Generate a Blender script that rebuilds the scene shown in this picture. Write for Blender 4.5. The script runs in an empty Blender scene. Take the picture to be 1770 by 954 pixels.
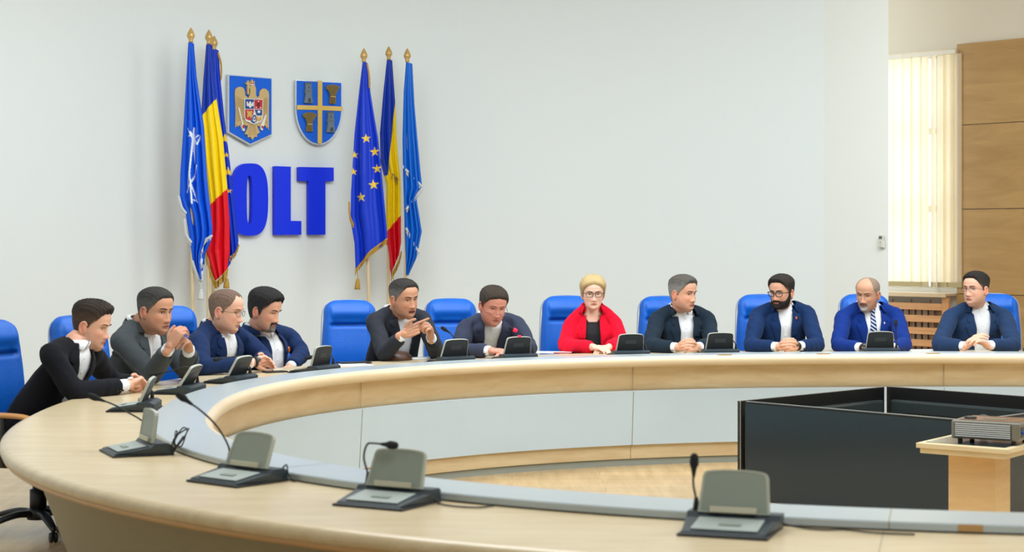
import bpy, bmesh, math, random
import numpy as np
from mathutils import Vector, Matrix
from mathutils.bvhtree import BVHTree
rnd = random.Random(7)
SC = bpy.context.scene
COL = SC.collection
pi = math.pi
F = 3000.0; HOR = 417.0; CAMZ = 1.59          # focal length in pixels, horizon row, eye height

# ------------------------------------------------------------------ camera
cd = bpy.data.cameras.new('camera'); cam = bpy.data.objects.new('camera', cd); COL.objects.link(cam)
cam.location = (0, 0, CAMZ); cam.rotation_euler = (pi/2, 0, 0)
cd.sensor_width = 36; cd.lens = F/1770*36; cd.shift_y = -(477-HOR)/1770
cd.clip_start = .1; cd.clip_end = 200
cd.dof.use_dof = True; cd.dof.focus_distance = 12.6; cd.dof.aperture_fstop = 4.2
SC.camera = cam
# ------------------------------------------------------------------ world, lights, exposure
W = bpy.data.worlds.new('world'); SC.world = W; W.use_nodes = True
W.node_tree.nodes['Background'].inputs[0].default_value = (.88, .96, 1, 1)
W.node_tree.nodes['Background'].inputs[1].default_value = 3.0
SC.view_settings.view_transform = 'Standard'; SC.view_settings.look = 'None'
SC.view_settings.exposure = 0.0; SC.view_settings.gamma = 1; SC.view_settings.use_curve_mapping = False
def area(loc, rot, sx, sy, power, col=(.90, .98, 1.03)):
    l = bpy.data.lights.new('ceiling_light', 'AREA'); l.shape = 'RECTANGLE'; l.size = sx; l.size_y = sy
    l.energy = power; l.color = col
    o = bpy.data.objects.new('ceiling_light', l); o.location = loc; o.rotation_euler = rot; COL.objects.link(o)
    return o
for x, y, tl, p in ((-.8, 8.0, 0, 165), (3.6, 8.0, 0, 165), (-.8, 12.2, 28, 215), (3.4, 12.4, 28, 215), (7.5, 10.0, 0, 140), (1.5, 2.6, 0, 105)):
    area((x, y, 4.45), (math.radians(tl), 0, 0), 2.6, 2.6, p)

# ------------------------------------------------------------------ helpers
def srgb(r, g, b):
    def c(v):
        v /= 255.0
        return v/12.92 if v <= .04045 else ((v+.055)/1.055)**2.4
    return (c(r), c(g), c(b), 1.0)
def at(px, py, Y):
    return Vector(((px-885)*Y/F, Y, CAMZ-(py-HOR)*Y/F))
MATS = {}
def mat(name, col, rough=.5, metal=0, bump=0, bscale=60, spec=.5, vary=0, vscale=4, coat=0, attr=None, sheen=0, sss=0, stretch=None, trans=0, emit=None):
    if name in MATS: return MATS[name]
    m = bpy.data.materials.new(name); m.use_nodes = True; nt = m.node_tree; b = nt.nodes['Principled BSDF']
    b.inputs['Base Color'].default_value = col; b.inputs['Roughness'].default_value = rough
    b.inputs['Metallic'].default_value = metal; b.inputs['Specular IOR Level'].default_value = spec
    b.inputs['Coat Weight'].default_value = coat; b.inputs['Coat Roughness'].default_value = .15
    if sheen: b.inputs['Sheen Weight'].default_value = sheen
    if sss: b.inputs['Subsurface Weight'].default_value = sss; b.inputs['Subsurface Radius'].default_value = (.012, .005, .003); b.inputs['Subsurface Scale'].default_value = 1
    if trans: b.inputs['Transmission Weight'].default_value = trans
    if emit: b.inputs['Emission Color'].default_value = emit[0]; b.inputs['Emission Strength'].default_value = emit[1]
    tc = nt.nodes.new('ShaderNodeTexCoord'); mp = nt.nodes.new('ShaderNodeMapping')
    nt.links.new(tc.outputs['Object'], mp.inputs[0])
    if stretch: mp.inputs['Scale'].default_value = stretch
    src = None
    if attr:
        a = nt.nodes.new('ShaderNodeAttribute'); a.attribute_name = attr; src = a.outputs['Color']
        nt.links.new(src, b.inputs['Base Color'])
    if vary:
        n = nt.nodes.new('ShaderNodeTexNoise'); n.inputs['Scale'].default_value = vscale; n.inputs['Detail'].default_value = 6
        nt.links.new(mp.outputs[0], n.inputs['Vector'])
        mr = nt.nodes.new('ShaderNodeMapRange'); mr.inputs[1].default_value = .3; mr.inputs[2].default_value = .7
        mr.inputs[3].default_value = 1-vary; mr.inputs[4].default_value = 1+vary
        nt.links.new(n.outputs[0], mr.inputs[0])
        mx = nt.nodes.new('ShaderNodeVectorMath'); mx.operation = 'SCALE'
        if src: nt.links.new(src, mx.inputs[0])
        else: mx.inputs[0].default_value = col[:3]
        nt.links.new(mr.outputs[0], mx.inputs['Scale']); nt.links.new(mx.outputs[0], b.inputs['Base Color'])
    if bump:
        n = nt.nodes.new('ShaderNodeTexNoise'); n.inputs['Scale'].default_value = bscale; n.inputs['Detail'].default_value = 4
        nt.links.new(mp.outputs[0], n.inputs['Vector'])
        bp = nt.nodes.new('ShaderNodeBump'); bp.inputs['Strength'].default_value = bump; bp.inputs['Distance'].default_value = .01
        nt.links.new(n.outputs[0], bp.inputs['Height']); nt.links.new(bp.outputs[0], b.inputs['Normal'])
    MATS[name] = m
    return m
def wood(name, col, col2, scale=(1, 8, 8), rough=.35, vscale=3, coat=.1, planks=None):
    if name in MATS: return MATS[name]
    m = bpy.data.materials.new(name); m.use_nodes = True; nt = m.node_tree; b = nt.nodes['Principled BSDF']
    b.inputs['Roughness'].default_value = rough; b.inputs['Coat Weight'].default_value = coat; b.inputs['Coat Roughness'].default_value = .25
    tc = nt.nodes.new('ShaderNodeTexCoord'); mp = nt.nodes.new('ShaderNodeMapping'); mp.inputs['Scale'].default_value = scale
    nt.links.new(tc.outputs['Object'], mp.inputs[0])
    n = nt.nodes.new('ShaderNodeTexNoise'); n.inputs['Scale'].default_value = vscale; n.inputs['Detail'].default_value = 8; n.inputs['Roughness'].default_value = .6; n.inputs['Distortion'].default_value = .5
    nt.links.new(mp.outputs[0], n.inputs['Vector'])
    r = nt.nodes.new('ShaderNodeValToRGB'); r.color_ramp.elements[0].position = .35; r.color_ramp.elements[1].position = .65
    r.color_ramp.elements[0].color = col2; r.color_ramp.elements[1].color = col
    nt.links.new(n.outputs[0], r.inputs[0]); out = r.outputs[0]
    if planks:
        br = nt.nodes.new('ShaderNodeTexBrick'); br.inputs['Scale'].default_value = 1; br.inputs['Brick Width'].default_value = planks[0]; br.inputs['Row Height'].default_value = planks[1]
        br.inputs['Mortar Size'].default_value = .002; br.inputs['Color1'].default_value = (1, 1, 1, 1); br.inputs['Color2'].default_value = (.86, .86, .86, 1); br.inputs['Mortar'].default_value = (.5, .45, .4, 1)
        nt.links.new(tc.outputs['Object'], br.inputs['Vector'])
        mm = nt.nodes.new('ShaderNodeMix'); mm.data_type = 'RGBA'; mm.blend_type = 'MULTIPLY'; mm.inputs[0].default_value = 1
        nt.links.new(out, mm.inputs[6]); nt.links.new(br.outputs[0], mm.inputs[7]); out = mm.outputs[2]
    nt.links.new(out, b.inputs['Base Color'])
    MATS[name] = m
    return m
def newobj(name, me, m=None, parent=None, smooth=False, loc=None):
    o = bpy.data.objects.new(name, me); COL.objects.link(o)
    for k in (m if isinstance(m, (list, tuple)) else [m]):
        if k: me.materials.append(k)
    if smooth and len(me.polygons): me.polygons.foreach_set('use_smooth', [True]*len(me.polygons))
    if parent is not None: o.parent = parent
    if loc is not None: o.location = loc
    return o
def obj(name, bm, m, parent=None, smooth=False, bevel=0, bseg=2, loc=None):
    if bevel:
        es = [e for e in bm.edges if len(e.link_faces) == 2 and e.calc_face_angle(0) > .6]
        bmesh.ops.bevel(bm, geom=es, offset=bevel, segments=bseg, profile=.6, affect='EDGES', clamp_overlap=True)
    bmesh.ops.recalc_face_normals(bm, faces=bm.faces)
    me = bpy.data.meshes.new(name); bm.to_mesh(me); bm.free()
    o = newobj(name, me, m, parent, smooth, loc)
    return o
def objnp(name, V, Fc, m, parent=None, smooth=True):
    me = bpy.data.meshes.new(name); me.from_pydata([tuple(v) for v in V], [], [tuple(f) for f in Fc]); me.update()
    return newobj(name, me, m, parent, smooth)
def thing(name, label, cat, loc=(0, 0, 0), rz=0, group=None):
    o = bpy.data.objects.new(name, None); o.empty_display_size = .1; COL.objects.link(o)
    o.location = loc; o.rotation_euler = (0, 0, rz)
    return tag(o, label, cat, group)
def tag(o, label, cat, group=None):
    o['label'] = label; o['category'] = cat
    if group: o['group'] = group
    return o
def struct(o): o['kind'] = 'structure'; return o
def copy_tree(o, parent=None):
    c = o.copy(); COL.objects.link(c)
    if parent is not None: c.parent = parent
    for ch in list(o.children): copy_tree(ch, c)
    return c
def bx(bm, c, s, rz=0, rx=0, ry=0, M=None, mi=0):
    m4 = Matrix.Translation(c) @ Matrix.Rotation(rz, 4, 'Z') @ Matrix.Rotation(ry, 4, 'Y') @ Matrix.Rotation(rx, 4, 'X') @ Matrix.Diagonal((s[0], s[1], s[2], 1))
    if M is not None: m4 = M @ m4
    g = bmesh.ops.create_cube(bm, size=1, matrix=m4)
    if mi:
        for v in g['verts']:
            for f in v.link_faces: f.material_index = mi
    return g
def catmull(pts, n):
    P = [np.array(p, float) for p in pts]
    if len(P) == 2: return [P[0]+(P[1]-P[0])*i/n for i in range(n+1)]
    P = [2*P[0]-P[1]]+P+[2*P[-1]-P[-2]]
    out = []
    for i in range(1, len(P)-2):
        for k in range(n):
            t = k/n; a, b, c, d = P[i-1], P[i], P[i+1], P[i+2]
            out.append(.5*((2*b)+(-a+c)*t+(2*a-5*b+4*c-d)*t*t+(-a+3*b-3*c+d)*t**3))
    out.append(P[-2]); return out
def tube(bm, pts, rad, seg=10, sub=6, smoothpath=True, flat=1.0, up=None, cap='round', mi=0):
    """tube through points; rad scalar or per point; flat scales the second axis."""
    if not hasattr(rad, '__len__'): rad = [rad]*len(pts)
    Q = [list(p)+[r] for p, r in zip(pts, rad)]
    Q = catmull(Q, sub) if smoothpath else [np.array(q, float) for q in Q]
    pp = [Vector(q[:3]) for q in Q]; rr = [max(q[3], 1e-4) for q in Q]
    if cap == 'round':
        d0 = (pp[0]-pp[1]).normalized(); d1 = (pp[-1]-pp[-2]).normalized()
        a = [(pp[0]+d0*rr[0]*math.sin(t), rr[0]*math.cos(t)) for t in (1.35, .95, .5)]
        b = [(pp[-1]+d1*rr[-1]*math.sin(t), rr[-1]*math.cos(t)) for t in (.5, .95, 1.35)]
        pp = [x[0] for x in a]+pp+[x[0] for x in b]; rr = [x[1] for x in a]+rr+[x[1] for x in b]
    rings = []; nrm = None
    for i, p in enumerate(pp):
        t = (pp[min(i+1, len(pp)-1)]-pp[max(i-1, 0)]).normalized()
        if nrm is None:
            u = Vector(up) if up is not None else (Vector((0, 0, 1)) if abs(t.z) < .9 else Vector((1, 0, 0)))
            nrm = (u-t*u.dot(t)).normalized()
        else: nrm = (nrm-t*nrm.dot(t)).normalized()
        bi = t.cross(nrm)
        rings.append([bm.verts.new(p+bi*math.cos(2*pi*k/seg)*rr[i]+nrm*math.sin(2*pi*k/seg)*rr[i]*flat) for k in range(seg)])
    for a, b in zip(rings, rings[1:]):
        for k in range(seg):
            f = bm.faces.new((a[k], a[(k+1) % seg], b[(k+1) % seg], b[k])); f.material_index = mi
    bm.faces.new(rings[0][::-1]).material_index = mi; bm.faces.new(rings[-1]).material_index = mi
def ball(bm, c, r, seg=14, M=None):
    if not hasattr(r, '__len__'): r = (r, r, r)
    m4 = Matrix.Translation(c)
    if M is not None: m4 = m4 @ M
    return bmesh.ops.create_uvsphere(bm, u_segments=seg, v_segments=max(6, seg*2//3), radius=1, matrix=m4 @ Matrix.Diagonal((r[0], r[1], r[2], 1)))
def lathe(bm, prof, seg=24, M=Matrix.Identity(4)):
    rings = [[bm.verts.new(M @ Vector((max(r, 1e-4)*math.cos(2*pi*k/seg), max(r, 1e-4)*math.sin(2*pi*k/seg), z))) for k in range(seg)] for r, z in prof]
    for a, b in zip(rings, rings[1:]):
        for k in range(seg): bm.faces.new((a[k], a[(k+1) % seg], b[(k+1) % seg], b[k]))
    bm.faces.new(rings[0][::-1]); bm.faces.new(rings[-1])
def prism(bm, pts, d0, d1, M, hole=None):
    """polygon (u,z) extruded between depths d0..d1 along local y, M maps local to world; optional hole with equal point count"""
    n = len(pts)
    A = [bm.verts.new(M @ Vector((p[0], d0, p[1]))) for p in pts]; B = [bm.verts.new(M @ Vector((p[0], d1, p[1]))) for p in pts]
    for k in range(n): bm.faces.new((A[k], A[(k+1) % n], B[(k+1) % n], B[k]))
    if hole is None: bm.faces.new(A); bm.faces.new(B[::-1])
    else:
        C = [bm.verts.new(M @ Vector((p[0], d0, p[1]))) for p in hole]; D = [bm.verts.new(M @ Vector((p[0], d1, p[1]))) for p in hole]
        for k in range(n):
            j = (k+1) % n
            bm.faces.new((C[k], C[j], D[j], D[k])); bm.faces.new((A[k], A[j], C[j], C[k])); bm.faces.new((B[k], B[j], D[j], D[k]))

# ------------------------------------------------------------------ materials
M_wall = mat('white_plaster', srgb(226, 232, 231), .85)
M_beige = mat('beige_plaster', srgb(212, 203, 186), .9)
M_ceil = mat('ceiling_paint', srgb(235, 235, 232), .9)
M_top = wood('birch_laminate', srgb(218, 200, 165), srgb(206, 184, 146), (1.2, 9, 1), .32, 2.2, .15)
M_lip = wood('pale_edge', srgb(232, 214, 180), srgb(224, 202, 166), (1, 1, 8), .3, 2, .2)
M_fasc = wood('maple_fascia', srgb(220, 200, 162), srgb(206, 180, 138), (1.5, 1.5, 9), .4, 1.6, .05)
M_grey = mat('grey_laminate', srgb(196, 214, 226), .4, vary=.02, vscale=2)
M_strip = mat('grey_strip', srgb(176, 186, 190), .3, vary=.03, vscale=1.5)
M_skirt = mat('olive_grey_skirt', srgb(150, 142, 116), .55)
M_plinth = mat('plinth_grey', srgb(152, 158, 150), .5)
M_dark = mat('dark_gap', srgb(22, 22, 22), .8)
M_floor = wood('floor_laminate', srgb(214, 184, 138), srgb(194, 162, 116), (9, 1, 1), .3, 1.6, .15, (1.2, .19))
M_panel = wood('beech_panel', srgb(178, 142, 88), srgb(160, 124, 72), (1, 1, 6), .45, 1.3, .05)
M_beech = wood('beech_slat', srgb(205, 150, 92), srgb(186, 130, 74), (1, 1, 14), .4, 2, .1)
M_blue = mat('blue_leather', srgb(0, 94, 196), .42, bump=.25, bscale=180, spec=.45, vary=.06, vscale=8)
M_black = mat('black_plastic', srgb(26, 28, 29), .45)
M_unit = mat('slate_plastic', srgb(46, 58, 66), .4)
M_pad = mat('keypad_grey', srgb(166, 176, 172), .4)
M_flap = mat('flap_grey', srgb(142, 152, 142), .4)
M_rim = mat('flap_rim', srgb(176, 178, 166), .4)
M_bar = mat('hinge_cream', srgb(196, 190, 168), .45)
M_wire = mat('black_rubber', srgb(20, 22, 24), .55)
M_foam = mat('foam_black', srgb(30, 33, 36), .95, bump=.5, bscale=300)
M_red = mat('red_light', srgb(220, 20, 60), .4, emit=(srgb(255, 20, 60), 1.2))
M_paper = mat('white_paper', srgb(238, 240, 242), .8)
M_gold = mat('gold_relief', srgb(200, 172, 116), .45, metal=.15, bump=.4, bscale=50)
M_yel = mat('cross_yellow', srgb(222, 186, 92), .5)
M_eb = mat('shield_blue', srgb(0, 96, 218), .5, spec=.3)
M_silver = mat('silver_edge', srgb(200, 206, 210), .35, metal=.4)
M_letter = mat('letter_blue', srgb(0, 46, 232), .45, spec=.3)
M_pole = mat('pole_wood', srgb(212, 190, 150), .5)
M_finial = mat('finial_brass', srgb(196, 160, 96), .35, metal=.3)
M_fringeg = mat('gold_fringe', srgb(190, 150, 60), .7, bump=.8, bscale=200)
M_fringew = mat('white_fringe', srgb(214, 216, 214), .7, bump=.8, bscale=200)

# ------------------------------------------------------------------ room
def wallpt(a): return Vector((.44+4.5*math.sin(a), 12.7+4.5*math.cos(a), 0))
H = 4.6
def strip_wall(name, pts, m, z0=0, z1=H, thick=.12, smooth=False):
    """wall through floor points, thickness on the outer side (right-hand side of travel reversed)"""
    bm = bmesh.new(); n = len(pts); inner = []; outer = []
    for i, p in enumerate(pts):
        p = Vector((p[0], p[1], 0)); a = Vector(pts[max(i-1, 0)][:2]+(0,)) if not isinstance(pts[0], Vector) else pts[max(i-1, 0)]
        b = Vector(pts[min(i+1, n-1)][:2]+(0,)) if not isinstance(pts[0], Vector) else pts[min(i+1, n-1)]
        d = (b-a).normalized(); nn = Vector((-d.y, d.x, 0))
        inner.append(p); outer.append(p+nn*thick)
    vi = [[bm.verts.new((p.x, p.y, z)) for p in inner] for z in (z0, z1)]; vo = [[bm.verts.new((p.x, p.y, z)) for p in outer] for z in (z0, z1)]
    for i in range(n-1):
        bm.faces.new((vi[0][i], vi[0][i+1], vi[1][i+1], vi[1][i])); bm.faces.new((vo[0][i+1], vo[0][i], vo[1][i], vo[1][i+1]))
        bm.faces.new((vi[1][i], vi[1][i+1], vo[1][i+1], vo[1][i])); bm.faces.new((vi[0][i+1], vi[0][i], vo[0][i], vo[0][i+1]))
    for i in (0, n-1): bm.faces.new((vi[0][i], vi[1][i], vo[1][i], vo[0][i]))
    o = obj(name, bm, m); struct(o)
    if smooth:
        for p in o.data.polygons: p.use_smooth = abs(p.normal.z) < .5
    return o
strip_wall('wall_left', [(-4.06, -1.8), (-4.06, 12.7)], M_wall)
strip_wall('wall_back', [tuple(wallpt(math.radians(a)))[:2] for a in range(-90, 34, 1)]+[tuple(wallpt(math.radians(34)))[:2]], M_wall)
# pilaster, its face turned toward the room
bm = bmesh.new()
pl = [(2.90, 16.49), (3.455, 15.93), (3.50, 16.6), (3.2, 17.5)]
A = [bm.verts.new((x, y, 0)) for x, y in pl]; B = [bm.verts.new((x, y, H)) for x, y in pl]
for k in range(4): bm.faces.new((A[k], A[(k+1) % 4], B[(k+1) % 4], B[k]))
bm.faces.new(A); bm.faces.new(B)
struct(obj('wall_pilaster', bm, mat('pilaster_white', srgb(232, 234, 228), .85)))
# window wall: line (4.28,18) slope -1.1
WD = Vector((1, -1.1, 0)).normalized(); WN = Vector((-1.1, -1, 0)).normalized(); WO = Vector((4.28, 18, 0))
def wl(X): return WO+WD*((X-4.28)/WD.x)
MW = Matrix(((WD.x, -WN.x, 0, WO.x), (WD.y, -WN.y, 0, WO.y), (0, 0, 1, 0), (0, 0, 0, 1)))     # local x along wall, local -y into room
def U(X): return (X-4.28)/WD.x
def wbox(bm, u0, u1, d0, d1, z0, z1, mi=0):   # d measured into the room
    bx(bm, ((u0+u1)/2, -(d0+d1)/2, (z0+z1)/2), (u1-u0, abs(d1-d0), z1-z0), M=MW, mi=mi)
u0, u1 = U(3.45), U(4.545)
bm = bmesh.new()
wbox(bm, U(3.0), u0, 0, -.3, 0, H); wbox(bm, u1, U(9.7), 0, -.3, 0, H)
wbox(bm, u0, u1, 0, -.3, 3.56, H); wbox(bm, u0, u1, -.05, -.3, 0, 1.06)
struct(obj('wall_right', bm, M_beige))
strip_wall('wall_far_right', [(9.75, 12.0), (9.75, -1.8)], M_beige)
strip_wall('wall_front', [(9.75, -1.8), (-4.06, -1.8)], M_wall)
bm = bmesh.new(); bx(bm, (2.8, 9.0, -.05), (14, 22, .1)); struct(obj('floor', bm, M_floor))
bm = bmesh.new(); bx(bm, (2.8, 8.5, H+.05), (14.2, 21, .1)); struct(obj('ceiling', bm, M_ceil))
# wood panels right of the window
zs = [0.02, 1.055, 1.915, 2.77, 3.6]
for k in range(4):
    bm = bmesh.new()
    wbox(bm, u1+.012, u1+2.6, 0, .03, zs[k]+.004, zs[k+1]-.004); wbox(bm, u1+2.61, u1+5.2, 0, .03, zs[k]+.004, zs[k+1]-.004)
    struct(obj('trim_%d' % (k+1), bm, M_panel, bevel=.002))
# window
wf = thing('window_1', 'tall white framed window behind vertical blinds at the right', 'window', tuple(WO)); wf['kind'] = 'structure'
def wchild(name, bm, m, parent, **k):
    o = obj(name, bm, m, parent, **k); o.matrix_parent_inverse = Matrix.Translation(-WO); return o
bm = bmesh.new()
for a, b in ((u0, u0+.06), (u1-.06, u1), (U(4.335)-.035, U(4.335)+.035), ): wbox(bm, a, b, -.2, -.13, 1.06, 3.56)
for z in (1.09, 1.93, 2.74, 3.53): wbox(bm, u0, u1, -.2, -.13, z-.035, z+.035)
wchild('window_frame', bm, mat('window_white', srgb(225, 228, 228), .4), wf, bevel=.004)
bm = bmesh.new(); wbox(bm, u0+.02, u1-.02, -.165, -.16, 1.08, 3.55)
gl = bpy.data.materials.new('window_glass'); gl.use_nodes = True; nt = gl.node_tree
nt.nodes.remove(nt.nodes['Principled BSDF']); tr = nt.nodes.new('ShaderNodeBsdfTransparent'); gs = nt.nodes.new('ShaderNodeBsdfGlossy'); mx = nt.nodes.new('ShaderNodeMixShader')
mx.inputs[0].default_value = .07; gs.inputs['Roughness'].default_value = .02
nt.links.new(tr.outputs[0], mx.inputs[1]); nt.links.new(gs.outputs[0], mx.inputs[2]); nt.links.new(mx.outputs[0], nt.nodes['Material Output'].inputs[0])
MATS['lens'] = gl
wchild('glass_pane', bm, gl, wf)
# window sill board, blinds, radiator and cover
bm = bmesh.new(); wbox(bm, u0-.05, u1+.0, -.12, .2, 1.035, 1.06); wbox(bm, u0-.05, u1, .2, .215, 1.02, 1.06)
s = struct(obj('trim_5', bm, mat('sill_wood', srgb(200, 176, 140), .35), bevel=.003))
bl = thing('vertical_blind', 'cream vertical slat blind hanging in front of the tall window', 'blind', tuple(WO+Vector((0, 0, 3.52))))
MT = bpy.data.materials.new('blind_fabric'); MT.use_nodes = True; nt = MT.node_tree; pb = nt.nodes['Principled BSDF']
pb.inputs['Base Color'].default_value = srgb(246, 240, 224); pb.inputs['Roughness'].default_value = .8
tl = nt.nodes.new('ShaderNodeBsdfTranslucent'); tl.inputs[0].default_value = srgb(252, 246, 232); mx = nt.nodes.new('ShaderNodeMixShader'); mx.inputs[0].default_value = .75
nt.links.new(pb.outputs[0], mx.inputs[1]); nt.links.new(tl.outputs[0], mx.inputs[2]); nt.links.new(mx.outputs[0], nt.nodes['Material Output'].inputs[0])
def blch(name, bm, m):
    o = obj(name, bm, m, bl); o.matrix_parent_inverse = Matrix.Translation(-(WO+Vector((0, 0, 3.52)))); return o
bm = bmesh.new(); wbox(bm, u0-.03, u1+.02, .03, .07, 3.5, 3.54); blch('head_rail', bm, mat('rail_white', srgb(220, 214, 200), .4))
def Upx(px):
    t = (px-885)/F; X = t*(18+1.1*4.28)/(1+1.1*t); return U(X)
slots = [(1508, 10), (1524, 10), (1541, 8), (1557, 8), (1573, 8), (1588, 6), (1603, -14), (1618, -34), (1633, -10), (1645, 8), (1657, 8)]
for px, dg in slots:
    bm = bmesh.new(); a = math.radians(dg)
    c = (Upx(px), -.05, (3.5+1.12)/2); bx(bm, c, (.127, .0012, 3.5-1.12), rz=a, M=MW)
    blch('slat', bm, MT)
    bm = bmesh.new(); bx(bm, (Upx(px), -.05, 1.145), (.127, .006, .05), rz=a, M=MW); blch('slat_weight', bm, mat('slat_weight', srgb(176, 160, 118), .6))
bm = bmesh.new()
pts = [(Upx(px), -.05, 1.118-.012*(i % 2)) for i, (px, dg) in enumerate(slots)]
tube(bm, [MW @ Vector(p) for p in pts], .0018, 5, 1, False); blch('spacer_chain', bm, M_pad)
rad = thing('radiator', 'ribbed radiator behind the wooden slats below the window', 'radiator', tuple(WO+WN*.0))
bm = bmesh.new()
for k in range(18): wbox(bm, u0+.03+k*.078, u0+.09+k*.078, .02, .1, .15, .9)
wbox(bm, u0+.02, u1-.06, .04, .08, .18, .24); wbox(bm, u0+.02, u1-.06, .04, .08, .82, .88)
o = obj('radiator_body', bm, mat('radiator_tan', srgb(150, 120, 90), .5), rad, bevel=.01); o.matrix_parent_inverse = Matrix.Translation(-WO)
rc = thing('radiator_cover', 'wooden slatted radiator cover below the window sill', 'radiator cover', tuple(WO+WN*.15))
def rch(name, bm, m):
    o = obj(name, bm, m, rc, bevel=.003); o.matrix_parent_inverse = Matrix.Translation(-(WO+WN*.15)); return o
for a in (u0-.02, u1-.08):
    bm = bmesh.new(); wbox(bm, a, a+.08, .13, .16, 0, 1.018); rch('upright', bm, M_beech)
for k in range(8):
    z = .92-k*.125
    bm = bmesh.new(); wbox(bm, u0+.062, u1-.082, .14, .158, z-.035, z+.035); rch('slat', bm, M_beech)
for k in range(1, 7):
    bm = bmesh.new(); uu = u0+k*(u1-u0)/7; wbox(bm, uu-.006, uu+.006, .128, .139, .02, .99); rch('batten', bm, mat('dark_batten', srgb(120, 80, 46), .6))
# ------------------------------------------------------------------ round table
TX, TY, TA, TB, TH, TN = 2.822, 8.831, 4.302, 3.695, .07, 2.324
def TC(t, off):
    c, s = math.cos(t), math.sin(t)
    u = math.copysign(abs(c)**(2/TN), c)*TA; v = math.copysign(abs(s)**(2/TN), s)*TB
    e = 1e-4
    c2, s2 = math.cos(t+e), math.sin(t+e)
    u2 = math.copysign(abs(c2)**(2/TN), c2)*TA; v2 = math.copysign(abs(s2)**(2/TN), s2)*TB
    # true outward normal offset, from the implicit gradient
    gx = math.copysign(abs(u/TA)**(TN-1), u)/TA; gy = math.copysign(abs(v/TB)**(TN-1), v)/TB
    g = math.hypot(gx, gy); u += gx/g*off; v += gy/g*off
    return (TX+u*math.cos(TH)-v*math.sin(TH), TY+u*math.sin(TH)+v*math.cos(TH), math.atan2(gy, gx)+TH)
NT = 360
def sweep(name, prof, m, parent, smooth=True, seams=()):
    """closed ring swept along the table outline; prof is a closed loop of (offset, z)"""
    V = []; n = len(prof)
    ts = []
    for k in range(NT): ts.append(2*pi*k/NT)
    for t in ts:
        for off, z in prof:
            x, y, _ = TC(t, off); V.append((x, y, z))
    Fc = []
    for k in range(NT):
        for j in range(n):
            a = k*n+j; b = k*n+(j+1) % n; c = ((k+1) % NT)*n+(j+1) % n; d = ((k+1) % NT)*n+j
            Fc.append((a, b, c, d))
    o = objnp(name, V, Fc, m, parent, False)
    if smooth:
        bmm = bmesh.new(); bmm.from_mesh(o.data); bmesh.ops.recalc_face_normals(bmm, faces=bmm.faces); bmm.to_mesh(o.data); bmm.free()
        o.data.polygons.foreach_set('use_smooth', [True]*len(o.data.polygons))
        try: o.data.set_sharp_from_angle(angle=.6)
        except Exception: pass
    return o
tb = thing('conference_table', 'large ring-shaped conference table in pale wood with grey inner strip', 'table', (0, 0, 0))
def arc(cx, cz, rx, rz, a0, a1, n):
    return [(cx+rx*math.cos(math.radians(a0+(a1-a0)*i/n)), cz+rz*math.sin(math.radians(a0+(a1-a0)*i/n))) for i in range(n+1)]
sweep('tabletop', [(.2, .752)]+[(.82, .752)]+arc(.845, .724, .035, .028, 90, -60, 7)+[(.83, .693), (.2, .693)], M_top, tb)
sweep('edge_band', [(.80, .686), (.862, .686), (.869, .694), (.869, .703), (.80, .703)], wood('warm_edge', srgb(212, 172, 122), srgb(198, 156, 106), (1, 1, 8), .4, 2, .1), tb)
sweep('inner_strip', [(0.0, .755), (0.0, .776), (.004, .78), (.244, .78), (.248, .776), (.248, .757)], M_strip, tb)
sweep('cable_gap', [(.03, .72), (.03, .755), (.236, .757), (.236, .72)], M_dark, tb)
sweep('inner_edge', [(.06, .775), (.002, .775)]+arc(.0, .742, .034, .036, 100, 260, 8)+[(.03, .704), (.06, .704)], M_lip, tb)
sweep('upper_fascia', [(.045, .715), (.075, .715), (.135, .16), (.115, .16), (.06, .69)], M_fasc, tb)
sweep('grey_fascia', [(.045, .53), (.06, .535), (.12, .15), (.072, .15)], M_grey, tb)
sweep('lower_fascia', [(.095, .152), (.13, .152), (.13, .05), (.10, .05)], M_fasc, tb)
sweep('plinth', [(.115, .052), (.2, .052), (.2, 0), (.115, 0)], M_plinth, tb)
sweep('outer_skirt', [(.76, .70), (.72, .70), (.46, 0), (.50, 0)], M_skirt, tb)
def tpx(px, far=True, off=0):
    best = None
    for k in range(0, 3600):
        t = 2*pi*k/3600
        if (math.sin(t) > 0) != far: continue
        x, y, _ = TC(t, off)
        if y < .5: continue
        e = abs(885+F*x/y-px)
        if best is None or e < best[0]: best = (e, t)
    return best[1]
def seam_piece(name, t, pts, w=.0022, m=None, dz=0):
    """thin dark joint line following profile points (off,z) at angle t"""
    bm = bmesh.new(); x, y, a = TC(t, 0); tx, ty = -math.sin(a), math.cos(a)
    L = []; R = []
    for off, z in pts:
        X, Y, _ = TC(t, off)
        L.append(bm.verts.new((X-tx*w, Y-ty*w, z))); R.append(bm.verts.new((X+tx*w, Y+ty*w, z)))
    for i in range(len(pts)-1): bm.faces.new((L[i], R[i], R[i+1], L[i+1]))
    return obj(name, bm, m or M_skirt, tb)
for px in (626, 1095, 1632):
    t = tpx(px, True, .05)
    seam_piece('panel_joint', t, [(.0538, .70), (.0585, .535)]); seam_piece('panel_joint', t, [(.0435, .53), (.0705, .15)]); seam_piece('panel_joint', t, [(.094, .15), (.099, .05)])
for px, fr in ((640, True), (1097, True), (1500, True), (1539, False), (520, False)):
    t = tpx(px, fr, .12); seam_piece('strip_joint', t, [(-.0008, .757), (-.0008, .7765), (.004, .7806), (.244, .7806), (.2488, .7765), (.2488, .757)], .0018)
for px in (1520, ):
    t = tpx(px, False, .5); seam_piece('top_joint', t, [(.25, .7526), (.82, .7526)], .0015)
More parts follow.
